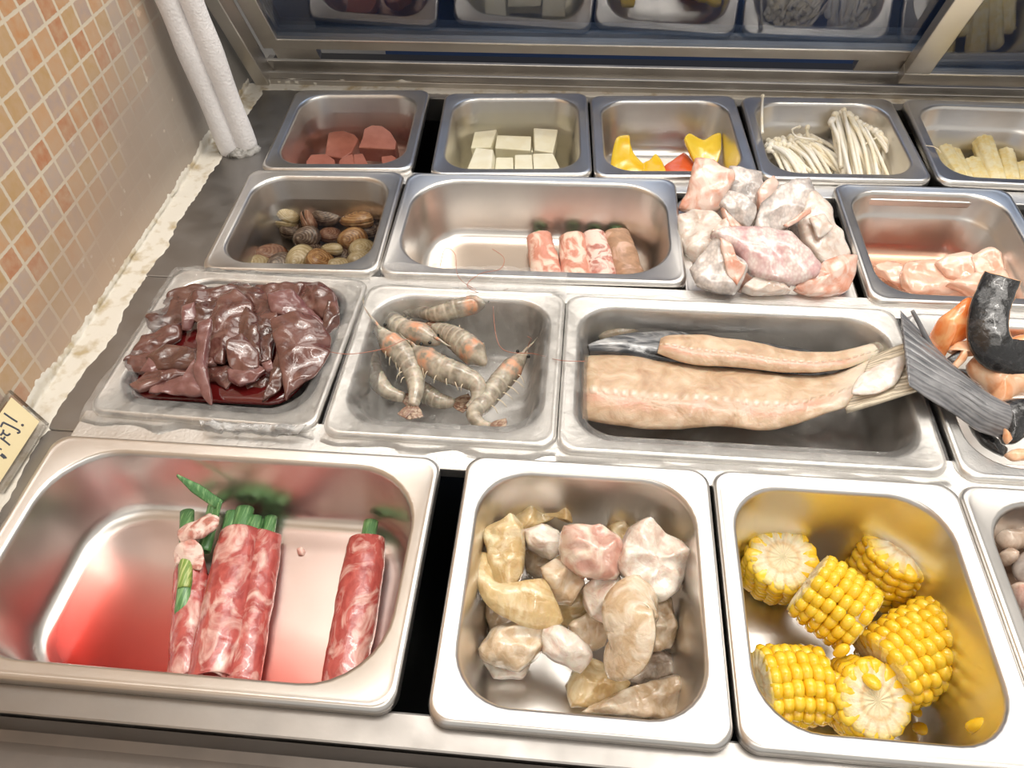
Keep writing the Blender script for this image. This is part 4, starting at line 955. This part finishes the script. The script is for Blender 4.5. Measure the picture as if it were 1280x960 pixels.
# L-shaped black skin strip
b7 = lambda x, y, z: P(*T7((x, y))[0], z)
c = [b7(490,62,.045), b7(465,120,.040), b7(430,220,.034), b7(425,330,.026), b7(460,400,.020), b7(530,430,.016), b7(640,450,.012)]
sk = empty('salmon_skin_strip', c[3], 'curved black salmon skin strip leaning up over the tray rear rim', 'fish skin')
cc2 = catmull(c, 60)
def strip(off, wk):
    def fn(u, v):
        i = int(u*59+.5); t_ = (cc2[min(59, i+1)]-cc2[max(0, i-1)]).normalized(); view = (CP-cc2[i]).normalized()
        a = t_.cross(view).normalized(); return cc2[i]-view*off+a*((v-.5)*(.0225+.004*u)*wk)-view*(.005*abs(2*v-1)**2)+V(0, 0, .0007*nz(cc2[i]+a*v*.03, 160, 4))
    return fn
vs, fs, uv = sheet(strip(0, 1), .004, 60, 18); fixn(mk('skin', vs, fs, M['black_skin'], sk, c[3], True, uv))
vs, fs, uv = sheet(strip(.005, .99), .006, 60, 18); fixn(mk('flesh', vs, fs, M['salmon_p'], sk, c[3], True, uv))

# ------------------------------------------------------------------ skin-on fish heap
H8 = zm(4.8, 830, 190)
heap = [
 ('flesh', ((400,700),(560,690),(640,760),(760,770),(700,830),(480,830)), -.030, .03, (0,-.3,1), 'pinkish fish flesh low at the front under the speckled pieces'),
 ('grey_skin', ((760,450),(860,470),(900,560),(930,680),(850,700),(780,560)), -.022, .03, (0,-.3,1), 'grey skinned fish piece in shadow at the right centre of the heap'),
 ('flesh', ((560,250),(600,190),(650,155),(672,200),(640,290),(580,360)), .012, .014, (.2,-.5,.8), 'thin flesh wedge standing at the rear of the heap'),
 ('grey_skin', ((400,110),(490,125),(575,135),(585,220),(570,320),(520,330),(390,250)), .008, .026, (0,-.45,.9), 'grey scaled fish piece at the rear centre of the heap'),
 ('flesh', ((200,62),(290,65),(330,100),(400,125),(410,170),(370,250),(330,330),(240,370),(110,330),(150,240)), .016, .026, (-.15,-.6,.8), 'tall pink fish piece rising at the rear left corner of the heap'),
 ('white_skin', ((105,400),(180,370),(290,385),(380,480),(330,550),(250,600),(190,665),(130,600),(100,480)), .000, .030, (-.25,-.4,.9), 'big pale fish piece bulging over the left rim'),
 ('white_skin', ((285,490),(320,440),(370,410),(390,480),(350,505)), .012, .016, (0,-.3,1), 'small white nub beside the centre piece'),
 ('flesh', ((350,350),(420,390),(500,445),(480,470),(400,490),(370,420)), .010, .014, (0,-.4,1), 'orange pink flesh side under the tilted grey skin piece'),
 ('grey_skin', ((345,315),(400,250),(470,270),(545,330),(530,400),(500,455),(430,410)), .018, .014, (-.1,-.5,.85), 'tilted grey skinned fish piece above the pink speckled one'),
 ('white_skin', ((870,255),(930,290),(990,370),(1005,450),(1060,520),(1095,600),(1060,650),(970,690),(900,610),(850,520),(830,430)), .004, .024, (.25,-.4,.9), 'long pale fish piece along the right side of the heap'),
 ('white_skin', ((880,400),(960,380),(1005,450),(960,500),(920,505)), .016, .010, (.2,-.4,.9), 'small pale skin flap on the long right piece'),
 ('grey_skin', ((600,310),(690,230),(760,185),(850,182),(868,240),(870,330),(740,440),(640,490),(550,470),(570,380)), .016, .026, (.1,-.5,.85), 'large grey scaled fish piece at the rear right of the heap'),
 ('flesh', ((720,440),(780,400),(870,335),(868,370),(800,420),(740,455)), .020, .008, (.1,-.6,.8), 'pink cut edge below the large grey scaled piece'),
 ('pink_skin', ((320,515),(400,480),(490,462),(620,475),(740,495),(810,560),(905,670),(890,730),(790,770),(650,760),(540,720),(470,620)), .020, .026, (0,-.4,.9), 'centre fish piece with pinkish speckled skin'),
 ('grey_skin', ((175,710),(230,630),(320,530),(370,610),(450,660),(490,700),(450,790),(410,830),(300,825),(210,790)), .012, .026, (-.2,-.4,.9), 'grey brown skinned fish piece at the front left of the heap'),
 ('flesh', ((340,540),(400,570),(440,650),(480,690),(440,780),(380,720)), .022, .012, (-.1,-.4,.9), 'pale pink flesh face on the front left fish piece'),
 ('white_skin', ((485,820),(540,765),(620,755),(700,785),(740,835),(640,845),(540,848)), .004, .020, (0,-.4,1), 'small cream fish scrap at the front centre of the heap'),
 ('flesh', ((800,815),(880,740),(960,670),(1060,640),(1132,640),(1130,720),(1095,820),(1000,850),(880,850)), .006, .022, (.1,-.4,.9), 'salmon pink fish piece at the front right corner of the heap'),
]
for i, (m, pl_, z, th, n, lab) in enumerate(heap):
    puff('fish_piece', H8(*pl_), z-.002, M[m], lab, 'fish piece', 'skin on fish pieces heaped in the pan', th=th*.66, n=n, seed=200+i, nzamp=.0010, nzs=95, pw=5, dome=.2, N=64, K=10, soft=.28, grow=1.13, ridge=.0022)
for i, (x, y, z) in enumerate(((300,600,-.03), (620,560,-.02), (880,620,-.035), (560,350,-.03))):
    pass

# ------------------------------------------------------------------ clams
def ringmat(name, a, b, c_):
    t = MT(name).set(Roughness=.22, Coat_Weight=.5, Coat_Roughness=.1); sep = t.new('ShaderNodeSeparateXYZ'); t.k(t.coord('UV'), sep.inputs[0])
    w = t.math('ADD', t.math('MULTIPLY', t.math('SINE', t.math('MULTIPLY', sep.outputs[0], 46.0)), .35), t.math('MULTIPLY', t.noise(75, 5, None, 1.2), 3.4))
    t.color(t.mix(t.fr(sep.outputs[0], .15, .0), t.ramp(t.fr(w, .9, 2.5), [(0, a), (.5, b), (1, c_)]), c_)); t.bump(w, .3, .001); return t.m
CM = [ringmat('amber_shell', (.16, .07, .025), (.42, .22, .08), (.66, .45, .22)), ringmat('cream_shell', (.42, .32, .16), (.62, .52, .30), (.76, .70, .52)),
      ringmat('dark_shell', (.05, .035, .028), (.18, .12, .09), (.50, .42, .34)), ringmat('russet_shell', (.20, .08, .045), (.36, .18, .11), (.55, .36, .26))]
M['shell_in'] = meat('shell_inside', (.72, .66, .54), (.50, .38, .30), 80, .5, .6, (1, 1, 1), .2, 1, 0, .1)
def valve(sgn, size):
    g = []; nu, nv = 14, 30; vs = []; uv = []
    def outl(a): return V(1.0*math.cos(a), .80*math.sin(a)*(1+.12*math.cos(a)), 0)*size
    umb = V(-.55, 0, 0)*size
    for s_ in (1, .86):
        for i in range(nu):
            u_ = i/(nu-1)
            for j in range(nv):
                a = 2*math.pi*j/nv; p_ = umb.lerp(outl(a), u_); h = .48*size*(max(0, 1-u_**2.1))**.62*(1+.008*math.sin(u_*60))
                vs.append(V(p_.x*(s_ if u_ > .9 else 1), p_.y*(s_ if u_ > .9 else 1), sgn*h*s_)); uv.append((u_, a/6.283))
    fs = []; O = nu*nv
    for i in range(nu-1):
        for j in range(nv):
            k = (j+1) % nv; fs.append((i*nv+j, i*nv+k, (i+1)*nv+k, (i+1)*nv+j)); fs.append((O+(i+1)*nv+j, O+(i+1)*nv+k, O+i*nv+k, O+i*nv+j))
    for j in range(nv): k = (j+1) % nv; fs.append(((nu-1)*nv+j, (nu-1)*nv+k, O+(nu-1)*nv+k, O+(nu-1)*nv+j))
    return vs, fs, uv
VM = {}
def clam(px, z, mat, rot, size, label, gape=0.0, tilt=(0, 0)):
    c = P(*px, z); r = empty('clam', c, label, 'clam', 'clams in the water pan'); r.rotation_euler = (tilt[0], tilt[1], rot)
    for nm, sg in (('upper_valve', 1), ('lower_valve', -1)):
        vs, fs, uv = valve(sg, size); o = fixn(mk(nm, vs, fs, CM[mat], None, None, True, uv)); o.parent = r
        o.rotation_euler = (0, -sg*gape, 0)
        if gape: o.location = (0, 0, sg*math.sin(gape)*size*.8)
    return r
K6 = zm(5.818, 280, 230)
cz = FZ+.010
for px, z, m, rot, sz, lab, gp, tl_ in (
  ((455,250), .010, 1, 2.2, .0150, 'cream clam gaping open at the rear left of the pile', .35, (.5, .2)),
  ((620,270), .010, 3, 1.9, .0120, 'reddish brown clam standing on edge with its seam up', .12, (1.2, .1)),
  ((755,230), .012, 2, .2, .0140, 'black and white patterned clam at the rear of the pile', 0, (.2, 0)),
  ((965,262), .014, 0, 3.0, .0155, 'large amber clam with a bright knob at the rear right', 0, (.3, .1)),
  ((775,370), .006, 3, .6, .0110, 'small dull brown clam in the middle under the amber one', 0, (.1, .2)),
  ((600,395), .010, 2, .5, .0120, 'open clam with a dark hollow near the centre', .30, (.7, .1)),
  ((935,405), .012, 0, .4, .0130, 'ochre clam at the right with its lips facing the front', .06, (.8, .1)),
  ((1010,475), .010, 1, .9, .0135, 'cream clam beside the right wall of the pan', .0, (.3, .2)),
  ((1000,555), .008, 1, .5, .0125, 'olive cream clam at the front right corner', .0, (.5, .2)),
  ((785,470), .014, 1, 2.8, .0100, 'small pale clam tip on top of the brown one', 0, (.4, .1)),
  ((700,555), .014, 0, 1.2, .0145, 'glossy chestnut brown clam near the front centre', 0, (.5, .3)),
  ((555,545), .012, 1, .9, .0140, 'whitish ridged clam left of the chestnut one', 0, (.6, -.2)),
  ((345,515), .008, 3, .3, .0140, 'russet clam at the left front of the pile', 0, (.2, .1)),
  ((420,580), .008, 2, .6, .0125, 'dark striped clam in front of the russet one', .05, (.5, .1)),
  ((250,590), .008, 1, .2, .0125, 'yellowish clam in the front left corner', 0, (.3, .1)),
  ((845,610), .008, 1, .1, .0120, 'beige clam at the front edge right of centre', 0, (.3, .2)),
  ((500,330), .004, 2, .7, .0120, 'dark clam lying deep at the left of the pile', .0, (.2, .1)),
  ((1060,330), .004, 2, .9, .0120, 'dark clam hidden in shade at the right wall', .0, (.2, .1)),
  ((860,520), .004, 2, .3, .0110, 'dark clam at the bottom between pale ones', .0, (.1, .1)),
  ((640,480), .004, 2, 1.3, .0110, 'dark clam at the bottom behind the chestnut one', .0, (.1, .1))):
    clam(K6(px)[0], FZ+z+.006, m, rot, sz*1.22, lab, gp, tl_)
pool('cla', 'clam_water', -.065, -.026, liquid('grey_water', (.50, .44, .36), 34), 'clear greyish water covering the clams')

# ------------------------------------------------------------------ bacon rolls
B7 = zm(7.11, 640, 270)
for top, bot, r, seed, m, lab, a0 in (((238,190), (300,520), .0125, 61, 'bacon', 'leftmost bacon roll with a pale fatty end and green tip', 1.0), ((528,205), (560,540), .0128, 67, 'bacon', 'second bacon roll from the left, plain pink', 1.6),
      ((725,190), (800,540), .0120, 71, 'fatty', 'third bacon roll from the left, streaky and pale', 1.3), ((915,165), (1030,520), .0128, 79, 'bacon2', 'rightmost bacon roll, browner with a white fat band', 1.8)):
    rt, p0, d = lroll(B7(top)[0], B7(bot)[0], r, seed, lab, a0=a0, turns=1.3, group='bacon rolls in the wide rear pan', mat=m, ext=.030)
    b = p0+V(0, 0, .001); stalk([b-d*.005, b+d*.01, b+d*.06], .0055, rt)
pool('rol', 'roll_juice', -.065, -.0622, liquid('tan_juice', (.80, .58, .38), 90), 'shallow tan juice on the floor of the bacon roll pan')

# ------------------------------------------------------------------ chicken
K5 = zm(5.12, 1030, 220)
for i, (pl_, z, th, n, lab) in enumerate((
  (((340,590),(400,560),(450,565),(500,620),(530,700),(430,680)), FZ+.010, .016, (0,-.2,1), 'chicken slice at the far left, half under the juice'),
  (((520,640),(545,585),(620,570),(720,575),(850,640),(960,720),(900,760),(600,740),(535,700)), FZ+.016, .022, (0,-.3,1), 'broad chicken slice in the middle of the pile'),
  (((740,570),(800,530),(880,520),(950,540),(990,590),(960,640),(900,665),(800,640)), FZ+.026, .020, (0,-.4,1), 'upper chicken slice behind the broad one'),
  (((950,545),(1000,505),(1050,490),(1098,520),(1108,590),(1122,640),(1060,660),(985,640)), FZ+.030, .022, (.1,-.4,1), 'plump chicken lump at the right end of the pile'),
  (((830,700),(920,665),(1010,640),(1120,635),(1230,680),(1240,750),(1000,770)), FZ+.026, .020, (0,-.4,1), 'front chicken slice beside the black skin strip'))):
    puff('chicken_slice', K5(*pl_), z, M['chick'], lab, 'chicken slice', 'pale chicken slices in the pan', th=th*.8, n=n, seed=300+i, nzamp=.0016, nzs=80, soft=.4, grow=1.22, pw=4, dome=.2, N=64, K=12, ridge=.0028)
pool('chi', 'chicken_juice', -.068, -.055, liquid('peach_juice', (.92, .62, .44), 55), 'cloudy peach juice under the chicken slices')
puff('food_scrap', K5((935,215),(955,180),(985,170),(1005,190),(995,240),(960,275),(935,262)), -.020, flat('amber_scrap', (.50, .30, .05), .3), 'small amber scrap stuck to the rear wall of the chicken pan', 'food scrap', th=.002, n=(-.2, -.95, .3), nzamp=.0003)

# ------------------------------------------------------------------ blood curd
G4 = zm(6.4, 340, 110)
for i, (pl_, z, h, n, lab) in enumerate((
  (((455,325),(560,335),(660,370),(690,405),(640,510),(560,560),(420,540)), -.046, .018, (-.05, -.1, 1), 'large flat blood curd slab left of the arched one'),
  (((735,325),(800,292),(880,300),(950,350),(995,430),(985,490),(690,475),(720,400)), -.032, .022, (0, -.25, 1), 'arched blood curd block at the right'),
  (((270,585),(310,530),(430,525),(500,570),(510,640),(280,640)), -.040, .020, (0, -.1, 1), 'blood curd piece at the front left'),
  (((540,570),(600,535),(645,525),(660,600),(650,650),(520,650)), -.038, .02, (0, -.1, 1), 'blood curd piece at the front centre left'),
  (((650,528),(725,520),(760,590),(765,650),(655,650)), -.038, .02, (0, -.1, 1), 'blood curd piece at the front centre right'),
  (((870,545),(960,535),(1000,560),(940,610),(880,605)), -.040, .02, (0, -.1, 1), 'small blood curd corner at the front right'))):
    o = prism('blood_curd', G4(*pl_), z, h, M['curd'], .0015, None, n); tag(o, lab, 'blood curd', 'blood curd pieces in water')
pool('sau', 'curd_water', -.065, -.022, liquid('reddish_water', (.76, .54, .46), 16), 'reddish water in the blood curd pan')

# ------------------------------------------------------------------ tofu
G5 = zm(6.4, 550, 110)
for i, (pl_, z, h, n, lab) in enumerate((
  (((245,480),(275,350),(455,330),(405,475)), -.040, .024, (-.1, -.15, 1), 'tofu cube at the rear left of the tofu pan'),
  (((440,480),(455,375),(730,385),(725,500)), -.038, .024, (0, -.12, 1), 'wide tofu block at the rear centre'),
  (((755,495),(748,318),(945,330),(905,520)), -.036, .026, (.05, -.15, 1), 'tofu cube at the rear right'),
  (((215,650),(285,475),(425,490),(405,665)), -.032, .028, (-.2, -.1, 1), 'whitest tofu cube at the front left, leaning'),
  (((435,665),(450,552),(585,552),(590,665)), -.038, .024, (0, -.1, 1), 'small tofu cube at the front, left of centre'),
  (((595,665),(598,532),(735,530),(745,665)), -.037, .024, (0, -.1, 1), 'small tofu cube at the front, right of centre'),
  (((750,665),(742,522),(905,520),(965,650),(940,665)), -.037, .024, (.05, -.1, 1), 'tofu cube at the front right corner'))):
    o = prism('tofu_cube', G5(*pl_), z, h, M['tofu'], .0012, None, n); tag(o, lab, 'tofu', 'tofu cubes in the rear pan')
pool('tof', 'tofu_water', -.065, -.017, liquid('yellow_water', (.92, .87, .52), 6), 'pale yellowish water around the tofu')

# ------------------------------------------------------------------ peppers
G6 = zm(5.333, 720, 100)
for i, (m, pl_, z, th, n, cu, lab) in enumerate((
  ('pep_r', ((590,570),(640,540),(720,490),(800,560),(830,600),(800,660),(600,650)), FZ+.014, .008, (.1, -.3, 1), -.004, 'red bell pepper piece between the yellow ones'),
  ('pep_y', ((440,560),(490,540),(530,503),(580,555),(620,650),(440,650)), FZ+.015, .008, (0, -.3, 1), -.004, 'yellow bell pepper piece with a pointed top beside the red one'),
  ('pep_y', ((232,540),(255,420),(275,375),(355,372),(362,430),(385,490),(430,540),(480,580),(520,650),(330,650),(240,600)), FZ+.020, .009, (0, -.5, .9), -.006, 'hooked yellow bell pepper piece at the left'),
  ('pep_y', ((705,430),(740,385),(790,390),(850,405),(910,375),(955,372),(955,470),(940,560),(900,620),(800,570),(740,490)), FZ+.028, .009, (.1, -.5, .9), .008, 'saddle shaped yellow bell pepper piece at the right'))):
    puff('pepper_piece', G6(*pl_), z, M[m], lab, 'bell pepper', 'bell pepper pieces in the rear pan', th=th, n=n, seed=400+i, nzamp=.0005, curl=cu, pw=5, dome=.1)

# ------------------------------------------------------------------ enoki
E7 = zm(5.818, 940, 110)
rnd = random.Random(12)
def strand(pts, r, label, group='enoki strands'):
    vs, fs, uv = tube(pts, lambda u: r*(1-.15*u), 6, 12)
    s_, f_ = sphere(pts[-1], r*1.55, 8, 6); mb = MB().add(vs, fs, uv).add(s_, f_)
    return tag(mb.build('enoki_mushroom', M['enoki'], None, pts[0]), label, 'enoki', group)
def lerp2(a, b, t): return (a[0]+(b[0]-a[0])*t, a[1]+(b[1]-a[1])*t)
LBR, LBL = 'white enoki strand in the taller bundle at the right of its pan', 'cream enoki strand in the lower bundle at the left of its pan'
for i in range(125):   # taller right bundle
    t_ = rnd.random(); k = rnd.random()
    tp_ = lerp2((575,230), (640,150), t_/.25) if t_ < .25 else (lerp2((640,150), (700,190), (t_-.25)/.2) if t_ < .45 else lerp2((700,190), (930,340), (t_-.45)/.55))
    tp_ = (tp_[0]+rnd.uniform(-12, 12), tp_[1]+rnd.uniform(0, 110)*k)
    bs = (630+520*t_+rnd.uniform(-30, 30), rnd.uniform(570, 700))
    z1 = -.008-.020*k-.012*max(0, t_-.4); z0 = FZ+.014+rnd.uniform(0, .026)*(1-k)
    a = P(*E7(bs)[0], z0); b = P(*E7(tp_)[0], z1); m_ = a.lerp(b, .5)+V(rnd.uniform(-.003, .003), 0, rnd.uniform(.001, .006))
    strand([a, m_, b], rnd.uniform(.0019, .0029), LBR)
for i in range(95):   # lower left bundle
    t_ = rnd.random(); tp_ = lerp2((120,380), (400,330), t_); tp_ = (tp_[0]+rnd.uniform(-15, 15), tp_[1]+rnd.uniform(0, 70))
    bs = (250+450*t_+rnd.uniform(-60, 60), rnd.uniform(540, 660)); z0 = FZ+.010+rnd.uniform(0, .02)
    a = P(*E7(bs)[0], z0); b = P(*E7(tp_)[0], FZ+.020+rnd.uniform(0, .014)); m_ = a.lerp(b, .5)+V(rnd.uniform(-.003, .003), 0, rnd.uniform(.0, .006))
    strand([a, m_, b], rnd.uniform(.0018, .0026), LBL)
e7 = lambda x, y, z: P(*E7((x, y))[0], z)
strand([e7(75,325,.0035), e7(72,200,.003), e7(78,60,.004)], .0016, 'single white enoki strand lying over the left rim of the enoki pan')
strand([e7(480,380,FZ+.034), e7(400,368,FZ+.040), e7(315,350,FZ+.040), e7(292,300,FZ+.044), e7(345,282,FZ+.046)], .0012, 'hooked thin enoki strand between the two bundles')
strand([e7(415,360,FZ+.034), e7(400,320,FZ+.040), e7(404,285,FZ+.046)], .0020, 'short thick enoki strand upright between the two bundles')
strand([e7(930,440,FZ+.034), e7(1000,465,FZ+.034), e7(1060,475,FZ+.034), e7(1110,462,FZ+.036)], .0014, 'enoki strand sticking out to the right with a round cap')
strand([e7(820,410,FZ+.046), e7(900,365,FZ+.046), e7(958,332,FZ+.046)], .0013, 'short enoki strand pointing right from the upper right of the bundle')

# ------------------------------------------------------------------ baby corn
E8 = zm(8, 1120, 110)
for top, bot, r, z, lab in (((440,560), (640,880), .0090, FZ+.014, 'baby corn at the left wall of its pan'), ((735,745), (850,960), .0105, FZ+.012, 'short baby corn left of the tall one'),
       ((850,510), (1000,940), .0110, FZ+.026, 'tallest baby corn in the middle of its pan'), ((1075,640), (1150,940), .0098, FZ+.018, 'baby corn right of the tallest one'), ((1240,780), (1300,960), .0085, FZ+.012, 'baby corn tip at the right edge'),
       ((560,640), (700,930), .0085, FZ+.010, 'slim baby corn second from the left')):
    a = P(*E8(top)[0], z); b = P(*E8(bot)[0], FZ+.012); d = (b-a).normalized()
    vs, fs, uv = tube([a-d*.001, a, a.lerp(b, .5), b, b+d*.012], lambda u: r*(.55+.45*min(1, u*9))*(1-.10*u) if u > .015 else r*.25, 30, 60, 1, bump=lambda u, a_: 1+.075*math.cos(a_*9)+.025*math.sin(u*95)*math.cos(a_*9))
    tag(mk('baby_corn', vs, fs, M['bcorn'], None, a, True, uv), lab, 'baby corn', 'baby corn in the rear right pan')
vs, fs, uv = tube([P(1157, 182, .001), P(1166, 183, .002), P(1172, 186, .002), P(1176, 191, .001)], .0004, 5, 20)
tag(mk('corn_silk', vs, fs, M['leg'], None, P(1166, 184, .001), True, uv), 'thin pale corn silk thread lying on the baby corn pan rim', 'thread')
puff('food_scrap', zm(7.11, 640, 270)((880,-160),(895,-170),(915,-158),(905,-140),(885,-145)), -.020, M['enoki'], 'tiny white scrap stuck to the rear wall of the bacon roll pan', 'food scrap', th=.001, n=(0, -.95, .3), nzamp=.0001)
